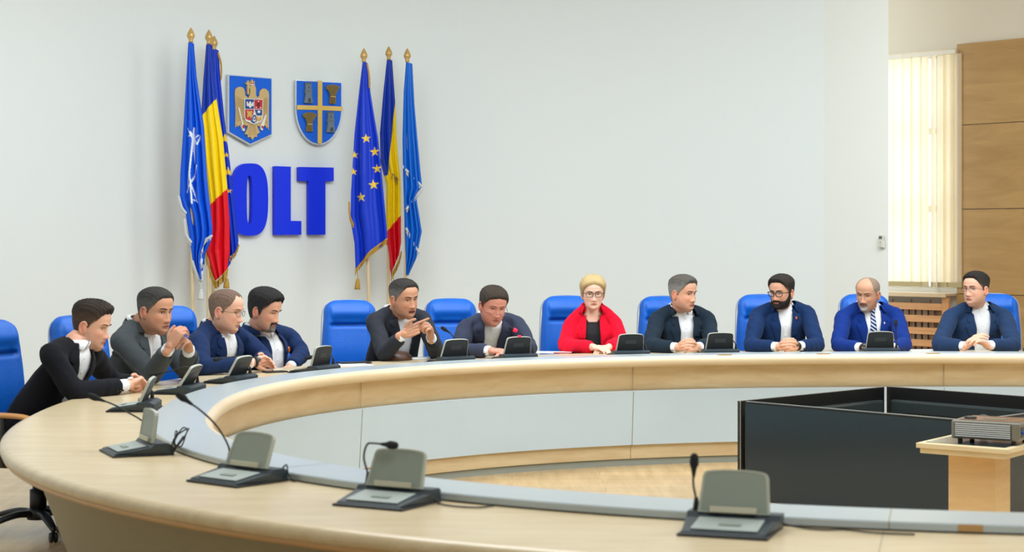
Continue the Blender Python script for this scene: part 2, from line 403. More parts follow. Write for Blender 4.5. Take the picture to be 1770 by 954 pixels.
for px, fr in ((1245, True), (1417, True), (1608, True), (1672, False)):
    t = tpx(px, fr, .1); x, y, a = TC(t, .24 if not fr else .02)
    bm = bmesh.new(); c = (x, y, .7705 if not fr else .7808)
    if fr: bx(bm, c, (.05, .10, .0012), rz=a)
    else: bx(bm, (x+.009*math.cos(a), y+.009*math.sin(a), .768), (.0015, .07, .02), rz=a)
    obj('tape_patch', bm, mat('brown_tape', srgb(184, 142, 88), .5), tb)

# ------------------------------------------------------------------ discussion units
def nearest_t(px, py, off=.40, z=.75):
    best = None
    for k in range(3600):
        t = 2*pi*k/3600; x, y, _ = TC(t, off)
        if y < 1: continue
        e = math.hypot(885+F*x/y-px, HOR+F*(CAMZ-z)/y-py)
        if best is None or e < best[0]: best = (e, t)
    return best[1]
def unit(px, py, label, path, turn=0, lid=62, red=False, off=.40, cable=None, scale=1):
    """desk microphone unit; local -y is the user's side; path = gooseneck offsets in local coordinates"""
    t = nearest_t(px, py, off); x, y, a = TC(t, off)
    r = thing('conference_microphone', label, 'microphone', (x, y, .7525), a+pi/2+math.radians(turn), 'desk microphones round the table')
    # a = outward direction; local -y must point outward
    bm = bmesh.new()
    pr = [(-.125, .0), (.125, .0), (.125, .04), (.10, .052), (.045, .052), (.03, .036), (-.115, .016), (-.125, .008)]
    w = .15
    A = [bm.verts.new((-w, p[0], p[1])) for p in pr]; B = [bm.verts.new((w, p[0], p[1])) for p in pr]
    for k in range(len(pr)): bm.faces.new((A[k], A[(k+1) % len(pr)], B[(k+1) % len(pr)], B[k]))
    bm.faces.new(A); bm.faces.new(B)
    for v in bm.verts:
        if v.co.y < -.11: v.co.x *= .86
        if v.co.y > .12: v.co.x *= .95
    obj('base', bm, M_unit, r, bevel=.005)
    bm = bmesh.new(); bx(bm, (0, 0, .004), (.285, .262, .008)); obj('base_plate', bm, M_black, r, bevel=.003)
    bm = bmesh.new(); bx(bm, (0, -.042, .030), (.21, .125, .004), rx=math.atan2(.02, .145)); 
    kp = obj('keypad', bm, M_pad, r, bevel=.002)
    bm = bmesh.new(); bx(bm, (0.01, -.055, .0325), (.07, .022, .002), rx=math.atan2(.02, .145)); obj('button_row', bm, M_flap, kp)
    th = math.radians(lid); hy, hz = .045, .05
    Ml = Matrix.Translation((0, hy, hz)) @ Matrix.Rotation(-(pi/2-th), 4, 'X')
    # lid outline with arched top
    def ol(wb, wt, h, z0, n=8):
        pts = [(-wb, z0), (wb, z0), (wt, h-.018)]
        pts += [(wt-.006, h-.006)]+[(wt*math.cos(q)*.93, h-.006+.010*math.sin(q)) for q in [pi*k/n for k in range(1, n)]]+[(-wt+.006, h-.006), (-wt, h-.018)]
        return pts
    bm = bmesh.new(); prism(bm, [(p[0]*.96, .003+p[1]*.965) for p in ol(.115, .105, .135, 0)], -.004, .0095, Ml); obj('lid', bm, M_black, r, bevel=.002)
    bm = bmesh.new()
    o1 = ol(.115, .105, .135, 0); o2 = [(p[0]*.93, .004+(p[1]-.004)*.955 if p[1] > .01 else .003) for p in o1]
    prism(bm, o1, -.008, .007, Ml, hole=o2); obj('lid_rim', bm, M_rim, r)
    bm = bmesh.new(); prism(bm, o2, -.0065, -.0035, Ml); obj('screen', bm, M_flap, r)
    bm = bmesh.new(); bx(bm, (0, .008, .074), (.09, .006, .03), M=Ml); bx(bm, (0, .011, .082), (.07, .002, .004), M=Ml); obj('rear_badge', bm, mat('badge_grey', srgb(52, 56, 56), .5), r)
    bm = bmesh.new(); bx(bm, (0, .036, .062), (.15, .014, .02), rx=-.3); obj('hinge_bar', bm, M_bar, r, bevel=.003)
    if red: bm = bmesh.new(); bx(bm, (0, -.0, .143), (.026, .014, .008), M=Ml); obj('indicator_light', bm, M_red, r)
    r.scale = (.92, .92, .92)
    # gooseneck
    p0 = Vector((-.128, .075, .052)); P = [p0, p0+Vector((0, 0, .03))]+[p0+Vector(q) for q in path]
    bm = bmesh.new(); tube(bm, [p0, p0+Vector((0, 0, .035))], [.012, .007], 10, 2); nb = obj('neck_base', bm, M_wire, r, True)
    bm = bmesh.new(); tube(bm, P, .0038, 8, 8); obj('gooseneck', bm, M_wire, r, True)
    d = (P[-1]-P[-2]).normalized()
    bm = bmesh.new(); tube(bm, [P[-1]-d*.02, P[-1]+d*.005, P[-1]+d*.022, P[-1]+d*.045], [.005, .009, .0145, .0135], 14, 4); obj('foam_head', bm, M_foam, r, True)
    if red: 
        bm = bmesh.new(); tube(bm, [P[-1]-d*.004, P[-1]+d*.008], [.0135, .0155], 14, 2); obj('light_ring', bm, M_red, r, True)
    if cable:
        bm = bmesh.new(); tube(bm, [Vector(q) for q in cable], .003, 7, 8); obj('cable', bm, M_wire, r, True)
    return r
loop = [(.10, .12, .02), (.17, .14, .045), (.16, .18, .10), (.12, .17, .11), (.10, .14, .05), (.14, .15, .034), (.19, .12, .05), (.16, .13, .10), (.11, .15, .09), (.09, .14, .04), (.14, .16, .036), (.18, .17, .09), (.14, .19, .11), (.08, .15, .07), (.10, .125, .02), (.16, .12, .012), (.20, .13, .05), (.17, .16, .08), (.12, .125, .012), (.06, .12, .012)]
unit(1263, 906, 'dark desk microphone nearest the projector stand, its neck standing upright', [(-.012, .01, .08), (-.008, .0, .125)], 0, 74,
     cable=[(.14, .10, .02), (.20, .115, .006), (.27, .112, .004), (.34, .12, .006), (.43, .108, .004), (.55, .12, .004)])
unit(672, 853, 'dark desk microphone in the foreground with its short neck bent level to the right', [(-.018, 0, .09), (-.005, 0, .137), (.03, -.01, .145), (.085, -.02, .145)], 8, 68,
     cable=[(.13, .11, .02), (.16, .07, .006), (.23, .04, .004), (.33, .05, .004), (.36, .11, .004)])
unit(415, 806, 'dark desk microphone in the left foreground, long neck arching up to the left', [(-.01, 0, .07), (-.05, -.02, .14), (-.10, -.05, .195), (-.15, -.08, .235)], 10, 66,
     cable=[(.10, .12, .03), (.13, .13, .06), (.15, .12, .03), (.17, .12, .012), (.19, .12, .006), (.16, .13, .004), (.08, .13, .01)])
unit(250, 755, 'dark desk microphone with a tangled black cable bundle behind it', [(0, -.02, .07), (-.02, -.08, .11), (-.02, -.14, .145), (-.02, -.20, .17)], 0, 82, cable=loop)
unit(236, 715, 'dark desk microphone just in front of the man in black, neck rising left', [(0, -.03, .10), (.02, -.08, .15), (.04, -.12, .19), (.06, -.16, .225)], 0, 66)
unit(308, 676, 'dark desk microphone in front of the man with hands at his mouth', [(0, -.02, .06), (.0, -.07, .095), (.03, -.16, .07), (.04, -.23, .055)], 0, 58,
     cable=[(.10, .12, .02), (.06, .145, .012), (-.05, .15, .012), (-.12, .145, .01), (-.12, .11, .015)])
unit(397, 657, 'dark desk microphone in front of the man in glasses at the left', [(0, -.02, .07), (.04, -.05, .11), (.14, -.08, .11), (.22, -.1, .105)], 0, 62, cable=[(.05, .12, .02), (.02, .15, .02), (-.03, .14, .02), (-.07, .15, .01), (-.1, .12, .02)])
unit(543, 637, 'dark desk microphone with upright lid in front of the bearded man leaning back', [(0, -.02, .06), (-.01, -.08, .07), (.04, -.14, .05)], 8, 76)
unit(778, 612, 'dark desk microphone in front of the gesturing man, neck leaning left', [(.012, -.01, .05), (.09, -.05, .12), (.13, -.07, .17), (.15, -.08, .185)], 0, 70)
unit(888, 610, 'dark desk microphone switched on with a red light ring on its head', [(-.0, -.01, .05), (.04, -.03, .10), (.09, -.05, .16), (.115, -.07, .175)], 0, 72, red=True)
unit(1085, 606, 'dark desk microphone beside the woman in red, neck bent low to the left', [(.01, -.01, .045), (.05, -.02, .06), (.10, -.03, .075), (.15, -.04, .08)], 0, 74)
unit(1240, 603, 'dark desk microphone right of the man with clasped hands in the dark teal suit', [(.03, -.0, .07), (.09, -.01, .075), (.14, -.01, .085), (.18, -.02, .09)], 0, 74, cable=[(.0, .12, .02), (-.03, .15, .03), (.03, .16, .03), (.06, .12, .02)])
unit(1519, 601, 'dark desk microphone in front of the bald man, slim neck straight up', [(0.0, .0, .07), (0.0, -.005, .13), (0, -.01, .17)], 0, 76, cable=[(-.13, .0, .03), (-.17, .02, .05), (-.21, .05, .02), (-.16, .1, .01)])
unit(1800, 600, 'dark desk microphone cut by the right edge of the picture', [(.02, -.0, .06), (.08, -.01, .1), (.12, -.01, .11)], 0, 72)

# ------------------------------------------------------------------ small things on the table
def flatbox(name, label, cat, px, py, sx, sy, h, rz, m, z=.7525, bev=0, group=None):
    Y = F*(CAMZ-z)/(py-HOR); X = (px-885)*Y/F
    bm = bmesh.new(); bx(bm, (0, 0, h/2), (sx, sy, h)); o = obj(name, bm, m, bevel=bev)
    o.location = (X, Y, z); o.rotation_euler = (0, 0, rz); return tag(o, label, cat, group)
o = flatbox('paper_sheet', 'white paper sheets on the table beside the red jacket', 'paper', 953, 609.5, .30, .21, .004, -.2, M_paper)
o = flatbox('paper_sheet', 'white paper sheet beside the dome block of the gesturing man', 'paper', 738, 619, .28, .2, .003, .5, M_paper)
flatbox('paper_sheet', 'white paper sheet under the dark folder by the blue chair left of the gesturing man', 'paper', 600, 631, .30, .22, .003, .45, M_paper)
flatbox('folder', 'thin dark folder lying on the table by the blue chair left of the gesturing man', 'folder', 612, 627.5, .22, .12, .008, .45, M_wire, z=.7557, bev=.002)
flatbox('mobile_phone', 'black mobile phone lying by the clasped hands of the man in glasses', 'phone', 475, 643.5, .15, .075, .009, .6, M_black, bev=.003)
flatbox('paper_sheet', 'white paper sheet between the bald man and the rightmost man', 'paper', 1598, 605.6, .3, .2, .003, .05, M_paper)
flatbox('paper_slip', 'small white paper slip at the clasped hands of the man in dark teal', 'paper', 1160, 607.8, .08, .05, .003, .1, M_paper)
flatbox('red_pen', 'red pen lying on the white papers beside the red jacket', 'pen', 972, 611, .13, .009, .008, -.15, mat('pen_red', srgb(170, 20, 40), .4), z=.7567)
# sound block of the gavel: dark brown dome
bm = bmesh.new()
lathe(bm, [(.0, 0), (.108, 0), (.114, .010), (.112, .022), (.098, .040), (.07, .056), (.035, .064), (0, .066)], 32)
o = obj('gavel_block', bm, wood('walnut', srgb(84, 52, 34), srgb(54, 32, 22), (2, 2, 8), .45, 5), None, True); Y = F*(CAMZ-.75)/(623-HOR)+.02
o.location = ((685-885)*Y/F, Y, .7525); tag(o, 'dark brown wooden dome block on the table before the gesturing man', 'gavel block')

# ------------------------------------------------------------------ chairs
def make_chair(label):
    r = thing('office_chair', label, 'chair', (0, 0, 0), 0, 'blue leather office chairs')
    # backrest: stacked sections
    nv, nu = 72, 72; V = []; Fc = []
    H0, H1 = .44, 1.155
    for i in range(nv+1):
        v = i/nv; v = 1-(1-v)**1.35
        z = H0+(H1-H0)*v
        hw = .200+.018*math.sin(pi*min(v*1.25, 1)) - .02*max(0, v-.8)
        rr = .10; dz = H1-z
        if dz < rr: hw = hw-rr+math.sqrt(max(rr*rr-(rr-dz)**2, 0))
        th = .052
        if dz < .035: th = .052*math.sqrt(max(1-((.035-dz)/.035)**2, 0.0))*.9+.004
        if i == nv: hw *= .98; th = .002
        yc = .30+.07*v**2-.02*v
        for k in range(nu):
            q = 2*pi*k/nu; c, s = math.cos(q), math.sin(q)
            x = math.copysign(abs(c)**.45, c)*hw; y = math.copysign(abs(s)**.6, s)*th
            ux = abs(x)/.21
            if s < 0:      # front side (towards -y)
                fr = -s
                def sm(a, b, t): t = min(max((t-a)/(b-a), 0), 1); return t*t*(3-2*t)
                bol = sm(.60, .80, ux)*(1-sm(.92, 1.0, ux))*.024
                pad = (1-sm(.66, .76, ux+.14*max(0, (v-.66))/.2*0))*(.030*math.exp(-((v-.87)/.075)**2)-.030*math.exp(-((v-.735)/.018)**2)+.016*math.exp(-((v-.45)/.2)**2)-.012*math.exp(-((v-.2)/.02)**2))
                fold = .004*math.sin(x*90+v*20)*math.exp(-((v-.77)/.04)**2)
                y -= fr*(bol+pad+fold)*min(1, dz/.04)
            V.append((x, yc+y, z))
    for i in range(nv):
        for k in range(nu):
            a = i*nu+k; b = i*nu+(k+1) % nu; Fc.append((a, b, b+nu, a+nu))
    Fc.append(tuple(range(nu))[::-1]); Fc.append(tuple(nv*nu+k for k in range(nu)))
    b = objnp('backrest', V, Fc, M_blue, r)
    # piping seam around the back
    bm = bmesh.new()
    pts = []
    for zz, xx in [(.5, .216), (.65, .222), (.8, .222), (.95, .216), (1.04, .21), (1.09, .198), (1.125, .17), (1.148, .12), (1.157, .05)]:
        v = (zz-H0)/(H1-H0); pts.append((xx, .30+.07*v**2-.02*v+.012, zz))
    pts = pts+[(-p[0], p[1], p[2]) for p in pts[::-1]]
    tube(bm, pts, .004, 6, 3); obj('piping', bm, mat('piping_grey', srgb(150, 165, 190), .5), b, True)
    # seat cushion
    bm = bmesh.new(); bx(bm, (0, .0, .43), (.50, .50, .10)); bmesh.ops.subdivide_edges(bm, edges=bm.edges[:], cuts=6, use_grid_fill=True)
    for v in bm.verts:
        x, y = v.co.x/.25, v.co.y/.25
        k = (1-abs(x)**4)*(1-abs(y)**4)
        v.co.z = .43+(v.co.z-.43)*(.45+.55*k)+(.012*math.exp(-((abs(x)-.8)/.2)**2) if v.co.z > .43 else 0)
        if v.co.z > .43 and y < -.7: v.co.z -= .02*((-y-.7)/.3)**2
    obj('seat', bm, M_blue, r, True)
    # back spine
    bm = bmesh.new(); tube(bm, [(0, .05, .365), (0, .30, .36), (0, .37, .42), (0, .365, .6)], [.03, .03, .03, .025], 10, 5, flat=.5); obj('spine', bm, M_black, r, True)
    for s in (-1, 1):
        bm = bmesh.new(); tube(bm, [(s*.27, .28, .64), (s*.285, .1, .665), (s*.285, -.12, .665), (s*.28, -.2, .645)], [.022, .027, .027, .02], 12, 6, flat=.55, up=(0, 0, 1)); a = obj('armrest', bm, mat('arm_wood', srgb(206, 146, 84), .35, coat=.2), r, True)
        bm = bmesh.new(); tube(bm, [(s*.23, .0, .39), (s*.29, .0, .41), (s*.295, .0, .50), (s*.285, .0, .65)], [.016, .016, .016, .018], 8, 5, flat=.6); obj('arm_support', bm, M_black, r, True)
    bm = bmesh.new(); lathe(bm, [(.045, .12), (.045, .24), (.03, .245), (.03, .35), (.07, .355), (.07, .38)], 20); obj('column', bm, M_black, r, True)
    bm = bmesh.new(); lathe(bm, [(.03, .075), (.06, .08), (.062, .13), (.045, .14)], 20)
    for k in range(5):
        q = 2*pi*k/5+.3; c, s = math.cos(q), math.sin(q)
        tube(bm, [(c*.03, s*.03, .11), (c*.14, s*.14, .115), (c*.27, s*.27, .085), (c*.32, s*.32, .065)], [.034, .03, .024, .016], 10, 4, flat=.6)
    obj('star_base', bm, M_black, r, True)
    for k in range(5):
        q = 2*pi*k/5+.3; c, s = math.cos(q), math.sin(q); bm = bmesh.new()
        for o in (-.012, .012):
            Mx = Matrix.Translation((c*.32-s*o, s*.32+c*o, .026)) @ Matrix.Rotation(q, 4, 'Z') @ Matrix.Rotation(pi/2, 4, 'X')
            lathe(bm, [(.012, -.009), (.026, -.007), (.026, .007), (.012, .009)], 16, Mx)
        tube(bm, [(c*.32, s*.32, .03), (c*.32, s*.32, .07)], .01, 8, 1, False); obj('caster', bm, M_black, r, True)
    return r
chair0 = make_chair('blue leather office chair at the left edge of the picture behind the man in black')
chair_used = [False]
def chair(px, Y, rz, label, hz=1):
    c = chair0 if not chair_used[0] else copy_tree(chair0); chair_used[0] = True
    c.location = ((px-885)*Y/F, Y, 0); c.rotation_euler = (0, 0, math.radians(rz)); c['label'] = label; c.scale = (1, 1, hz); return c
chair(66, 9.45, 66, 'blue leather office chair at the left edge of the picture behind the man in black')
chair(195, 10.5, 52, 'blue leather office chair behind the head of the man in black', .98)
chair(338, 11.4, 42, 'blue leather office chair behind the man with hands at his mouth')
chair(505, 12.25, 35, 'blue leather office chair hidden behind the bearded man leaning back', .84)
chair(613, 13.0, 12, 'blue leather office chair standing left of the gesturing man', .985)
chair(792, 13.35, 12, 'blue leather office chair between the gesturing man and the man with low glasses', .985)
chair(990, 13.5, 6, 'blue leather office chair behind the woman in red')
chair(1158, 13.95, 4, 'blue leather office chair behind the man in the dark teal suit', .985)
chair(1331, 13.85, 3, 'blue leather office chair behind the man with black glasses and full beard')
chair(1506, 13.95, -2, 'blue leather office chair behind the bald man')
chair(1726, 14.0, -8, 'blue leather office chair behind the rightmost man')
# ------------------------------------------------------------------ things on the curved wall
def wall_at(px):
    best = None
    for k in range(-900, 340):
        a = math.radians(k/10); p = wallpt(a); e = abs(885+F*p.x/p.y-px)
        if best is None or e < best[0]: best = (e, a)
    return best[1]
class Board:
    """vertical plane tangent to the wall at pixel column px; maps photograph points onto itself"""
    def __init__(s, px, off):
        a = wall_at(px); s.p = wallpt(a); s.T = Vector((math.cos(a), -math.sin(a), 0)); s.N = Vector((-math.sin(a), -math.cos(a), 0))
        s.o = s.p+s.N*off
        s.M = Matrix(((s.T.x, -s.N.x, 0, s.o.x), (s.T.y, -s.N.y, 0, s.o.y), (0, 0, 1, 0), (0, 0, 0, 1)))
    def uv(s, px, py):
        d = Vector(((px-885)/F, 1, -(py-HOR)/F)); k = s.N.dot(s.o)/s.N.dot(Vector((d.x, d.y, 0)))
        q = d*k; return (s.T.dot(Vector((q.x, q.y, 0))-s.o), q.z+CAMZ)
    def poly(s, pts): return [s.uv(*p) for p in pts]
def centred(name, label, cat, B, group=None, z=None):
    r = thing(name, label, cat, tuple(B.o+Vector((0, 0, z))), 0, group); r['_'] = 0; del r['_']; return r
def bpart(name, B, root, pts_or_fn, d0, d1, m, bevel=0, hole=None):
    bm = bmesh.new()
    prism(bm, pts_or_fn, d0, d1, B.M, hole)
    return bfin(name, bm, root, m, bevel)
def bfin(name, bm, root, m, bevel=0):
    base = root
    loc = Vector(base.location)
    if base.parent: loc = Vector((0, 0, 0))
    bmesh.ops.translate(bm, verts=bm.verts, vec=-ROOTLOC[root.name])
    return obj(name, bm, m, root, bevel=bevel)
ROOTLOC = {}
def reg(o, loc=None): ROOTLOC[o.name] = Vector(loc) if loc is not None else Vector(o.location); return o

# letters
def letter(name, label, px, pts, hole=None):
    B = Board(px, .03); P = B.poly(pts); bm = bmesh.new(); prism(bm, P, -.035, 0.012, B.M, B.poly(hole) if hole else None)
    bmesh.ops.translate(bm, verts=bm.verts, vec=-B.o)
    o = obj(name, bm, M_letter, None, bevel=.0015); o.location = B.o; return tag(o, label, 'letter', 'wall letters')
def sup(cx, cy, rx, ry, n, N=48):
    return [(cx+rx*math.copysign(abs(math.cos(2*pi*k/N))**(2/n), math.cos(2*pi*k/N)), cy+ry*math.copysign(abs(math.sin(2*pi*k/N))**(2/n), math.sin(2*pi*k/N))) for k in range(N)]
letter('wall_letter', 'blue capital letter O on the white wall, partly behind the flags', 428, sup(429, 345, 31, 62.5, 2.9), sup(428, 345.5, 4.6, 41.5, 3.2))
letter('wall_letter', 'blue capital letter L on the white wall between the O and T', 494, [(472.3, 287.5), (499.5, 288.5), (499.5, 382), (517.7, 382.3), (517.7, 405.5), (472.3, 406)])
letter('wall_letter', 'blue capital letter T on the white wall, last of the three', 544, [(514, 289), (574, 290), (574, 313), (559.7, 313), (559.7, 405.4), (531, 405.6), (531, 312.7), (514, 312.5)])

# eagle shield (crop coordinates of the 7.07x zoom)
def e1(x, y): return (380+x/7.07, 120+y/7.07)
B = Board(432, .05); Z0 = 2.9
em = reg(thing('coat_of_arms', 'blue shield-shaped plaque with a golden eagle holding a quartered shield', 'coat of arms', tuple(B.o+Vector((0, 0, Z0))), 0, None))
outl = [(95, 60), (628, 106), (628, 800), (365, 925), (95, 772)]
inn = [(108, 74), (618, 116), (618, 792), (365, 908), (108, 762)]
bpart('backing', B, em, B.poly([e1(*p) for p in outl]), -.012, .02, M_silver)
bpart('blue_field', B, em, B.poly([e1(*p) for p in inn]), -.018, -.01, M_eb)
def rel(name, pts, d, m=M_gold, dx=0, parent=em, bev=.003, base=-.016):
    return bpart(name, B, parent, B.poly([e1(*p) for p in pts]), -d, base, m, bev)
rel('wing', [(165, 300), (168, 255), (185, 230), (215, 218), (250, 224), (272, 245), (280, 280), (285, 320), (310, 345), (330, 352), (300, 420), (272, 380), (268, 600), (262, 640), (235, 660), (228, 690), (210, 680), (195, 700), (190, 660), (170, 705), (175, 520)], .034)
rel('wing', [(575, 320), (570, 275), (545, 248), (510, 238), (480, 252), (465, 285), (462, 330), (440, 350), (420, 356), (450, 420), (480, 380), (482, 600), (490, 640), (512, 662), (520, 690), (538, 680), (548, 715), (555, 685), (572, 728), (572, 540)], .034)
for k in range(7):
    rel('feather', [(180+k*13, 330+8*k), (186+k*13, 326+8*k), (192+k*11, 640-6*k), (184+k*11, 648-6*k)], .040, parent=em, bev=0)
    rel('feather', [(560-k*11, 350+4*k), (554-k*11, 346+4*k), (552-k*9, 665-14*k), (560-k*9, 672-14*k)], .040, parent=em, bev=0)
rel('neck', [(345, 215), (365, 195), (395, 200), (410, 235), (410, 320), (435, 355), (325, 355), (335, 330), (345, 290)], .042)
rel('beak', [(350, 212), (335, 200), (318, 212), (325, 228), (348, 238)], .040)
rel('cross', [(308, 145), (322, 145), (322, 168), (345, 170), (345, 186), (322, 186), (322, 205), (324, 300), (315, 310), (308, 300), (308, 186), (290, 182), (290, 168), (308, 168)], .046)
M_er = mat('emblem_red', srgb(190, 26, 44), .45); M_eb2 = mat('emblem_navy', srgb(20, 66, 140), .45); M_ew = mat('emblem_white', srgb(225, 225, 220), .45)
rel('crown', [(335, 190), (340, 150), (352, 165), (362, 130), (368, 130), (378, 165), (392, 150), (392, 192)], .046, M_gold)
for x_ in (348, 380): rel('crown_jewel', sup(x_, 174, 7, 9, 2, 12), .049, M_er, bev=0)
rel('crown_band', [(337, 186), (392, 188), (390, 198), (338, 196)], .049, M_ew, bev=0)
rel('tail', [(330, 655), (420, 655), (440, 730), (462, 770), (430, 790), (425, 825), (400, 820), (373, 858), (350, 820), (322, 830), (318, 795), (285, 790), (310, 740)], .036)
for x in (325, 348, 373, 398, 420): rel('tail_feather', [(x-2+(373-x)*.45, 670), (x+2+(373-x)*.45, 670), (x+3, 800), (x-3, 800)], .041, bev=0)
rel('claw', [(258, 615), (300, 640), (328, 668), (300, 690), (262, 665)], .038); rel('claw', [(492, 625), (450, 645), (420, 672), (450, 695), (488, 672)], .038)
rel('sceptre', [(198, 470), (206, 470), (262, 700), (275, 745), (260, 755), (232, 690), (246, 680)], .044, M_ew); rel('sceptre', [(530, 560), (538, 562), (505, 690), (490, 745), (474, 735), (470, 690)], .044, M_ew)
rel('claw_tip', [(240, 690), (268, 680), (275, 710), (255, 728)], .047, M_er, bev=0); rel('claw_tip', [(478, 690), (502, 695), (500, 725), (480, 720)], .047, M_er, bev=0)
rel('inner_shield', [(268, 360), (490, 372), (486, 600), (470, 640), (375, 670), (285, 630), (268, 590)], .050, M_ew)
rel('quarter', [(275, 366), (380, 372), (380, 485), (275, 485)], .054, M_eb2, bev=0)
rel('quarter', [(388, 372), (484, 376), (482, 487), (388, 487)], .054, M_er, bev=0)
rel('quarter', [(275, 494), (378, 494), (378, 520), (345, 630), (288, 612), (275, 590)], .054, M_er, bev=0)
rel('quarter', [(390, 496), (480, 496), (480, 566), (416, 566)], .054, M_eb2, bev=0)
rel('quarter', [(376, 560), (398, 560), (412, 640), (376, 662), (345, 640)], .056, M_eb2, bev=0)
rel('small_eagle', [(288, 395), (300, 400), (312, 430), (325, 395), (337, 395), (350, 430), (362, 402), (374, 400), (372, 455), (350, 450), (340, 472), (324, 472), (312, 450), (290, 452)], .058, M_ew, bev=0)
rel('small_bull', [(428, 392), (440, 392), (448, 420), (446, 462), (424, 462), (416, 430)], .058, mat('emblem_maroon', srgb(90, 24, 30), .5), bev=0)
for x, y in ((404, 468), (458, 470), (432, 396)): rel('star_dot', sup(x, y, 7, 8, 2, 10), .060, M_ew, bev=0)
rel('small_lion', [(288, 520), (305, 505), (318, 520), (345, 510), (362, 520), (350, 545), (356, 575), (335, 600), (326, 575), (310, 585), (300, 600), (294, 570), (300, 545)], .058, mat('emblem_gold', srgb(214, 170, 90), .5), bev=0)
rel('castle', [(400, 575), (430, 575), (430, 600), (470, 575), (472, 620), (440, 636), (412, 622)], .058, mat('emblem_gold', 0), bev=0)
rel('dolphins', [(382, 575), (392, 600), (400, 632), (385, 645), (362, 632), (368, 600)], .059, M_ew, bev=0); rel('dot', sup(380, 612, 8, 14, 2, 12), .061, M_eb2, bev=0)
rel('small_star', sup(438, 522, 18, 16, 2, 10), .058, M_ew, bev=0)

# cross shield (crop coordinates of the 7.63x zoom)
def e2(x, y): return (500+x/7.63, 130+y/7.63)
B = Board(550, .05)
e2o = reg(thing('coat_of_arms', 'blue shield plaque with a yellow cross, two stone towers and two wheat sheaves', 'coat of arms', tuple(B.o+Vector((0, 0, Z0)))))
def side(x0, x1, y0, xt, yt, n=10):
    return [(x0+(xt-x0)*(1-math.cos(pi/2*k/n)), y0+(yt-y0)*math.sin(pi/2*k/n)) for k in range(n+1)]
ol = [(78, 62), (686, 94)]+side(686, 0, 440, 385, 920)+side(78, 0, 430, 385, 920)[::-1][1:]
il = [(88, 74), (676, 104)]+side(676, 0, 440, 385, 902)+side(88, 0, 430, 385, 902)[::-1][1:]
bpart('backing', B, e2o, B.poly([e2(*p) for p in ol]), -.012, .02, M_silver); bpart('blue_field', B, e2o, B.poly([e2(*p) for p in il]), -.018, -.01, M_eb)
def rel2(name, pts, d, m, bev=.002, parent=None, base=-.016): return bpart(name, B, parent or e2o, B.poly([e2(*p) for p in pts]), -d, base, m, bev)
rel2('cross', [(364, 76), (418, 80), (418, 408), (682, 418), (682, 472), (418, 462), (415, 888), (387, 908), (362, 888), (364, 458), (90, 452), (90, 400), (364, 406)], .027, M_yel)
M_st = mat('tower_stone', srgb(104, 118, 128), .6, bump=.6, bscale=60); M_wh = mat('wheat_bronze', srgb(138, 116, 62), .55, metal=.2, bump=.8, bscale=90)
for dx, dy in ((0, 0), (293, 385)):
    T = lambda pts: [(x+dx, y+dy) for x, y in pts]
    tw = rel2('tower', T([(192, 125), (262, 125), (262, 195), (272, 205), (272, 232), (262, 245), (276, 330), (282, 368), (176, 365), (182, 330), (195, 245), (184, 232), (184, 200), (194, 192)]), .05, M_st, .004)
    ROOTLOC[tw.name] = ROOTLOC[e2o.name]
    for k in range(4): bpart('battlement', B, tw, B.poly([e2(x+dx, y+dy) for x, y in [(188+k*22, 100), (200+k*22, 100), (200+k*22, 128), (188+k*22, 128)]]), -.054, -.016, M_st)
    bpart('gate', B, tw, B.poly([e2(x+dx, y+dy) for x, y in [(222, 362), (222, 320), (232, 305), (246, 305), (256, 320), (256, 364)]]), -.053, -.045, M_unit)
    bpart('tower_window', B, tw, B.poly([e2(x+dx, y+dy) for x, y in [(220, 175), (220, 155), (236, 155), (236, 175)]]), -.053, -.045, M_unit)
    bpart('ledge', B, tw, B.poly([e2(x+dx, y+dy) for x, y in [(182, 198), (274, 202), (274, 216), (182, 212)]]), -.056, -.02, M_st)
for dx, dy in ((0, 0), (-304, 365)):
    sh = rel2('wheat_sheaf', [(x+dx, y+dy) for x, y in [(465, 160), (490, 140), (540, 132), (600, 140), (636, 168), (615, 190), (600, 205), (582, 245), (578, 285), (584, 330), (586, 376), (512, 374), (512, 330), (520, 285), (512, 235), (495, 195), (472, 185)]], .045, M_wh, .004)
    ROOTLOC[sh.name] = ROOTLOC[e2o.name]
    for k in range(9):
        x0 = 474+k*19; yt = 150-18*math.sin(pi*k/8)
        bpart('ear', B, sh, B.poly([e2(x+dx, y+dy) for x, y in [(x0-6, yt), (x0+6, yt), (548+(k-4)*7+3, 280), (548+(k-4)*7-3, 280)]]), -.053, -.04, M_wh)
        bpart('stalk', B, sh, B.poly([e2(x+dx, y+dy) for x, y in [(548+(k-4)*6.5-2, 292), (548+(k-4)*6.5+2, 292), (548+(k-4)*7.5+2, 372), (548+(k-4)*7.5-2, 372)]]), -.05, -.04, M_wh)
    bpart('binding', B, sh, B.poly([e2(x+dx, y+dy) for x, y in [(518, 281), (580, 284), (580, 293), (518, 290)]]), -.057, -.04, M_yel)
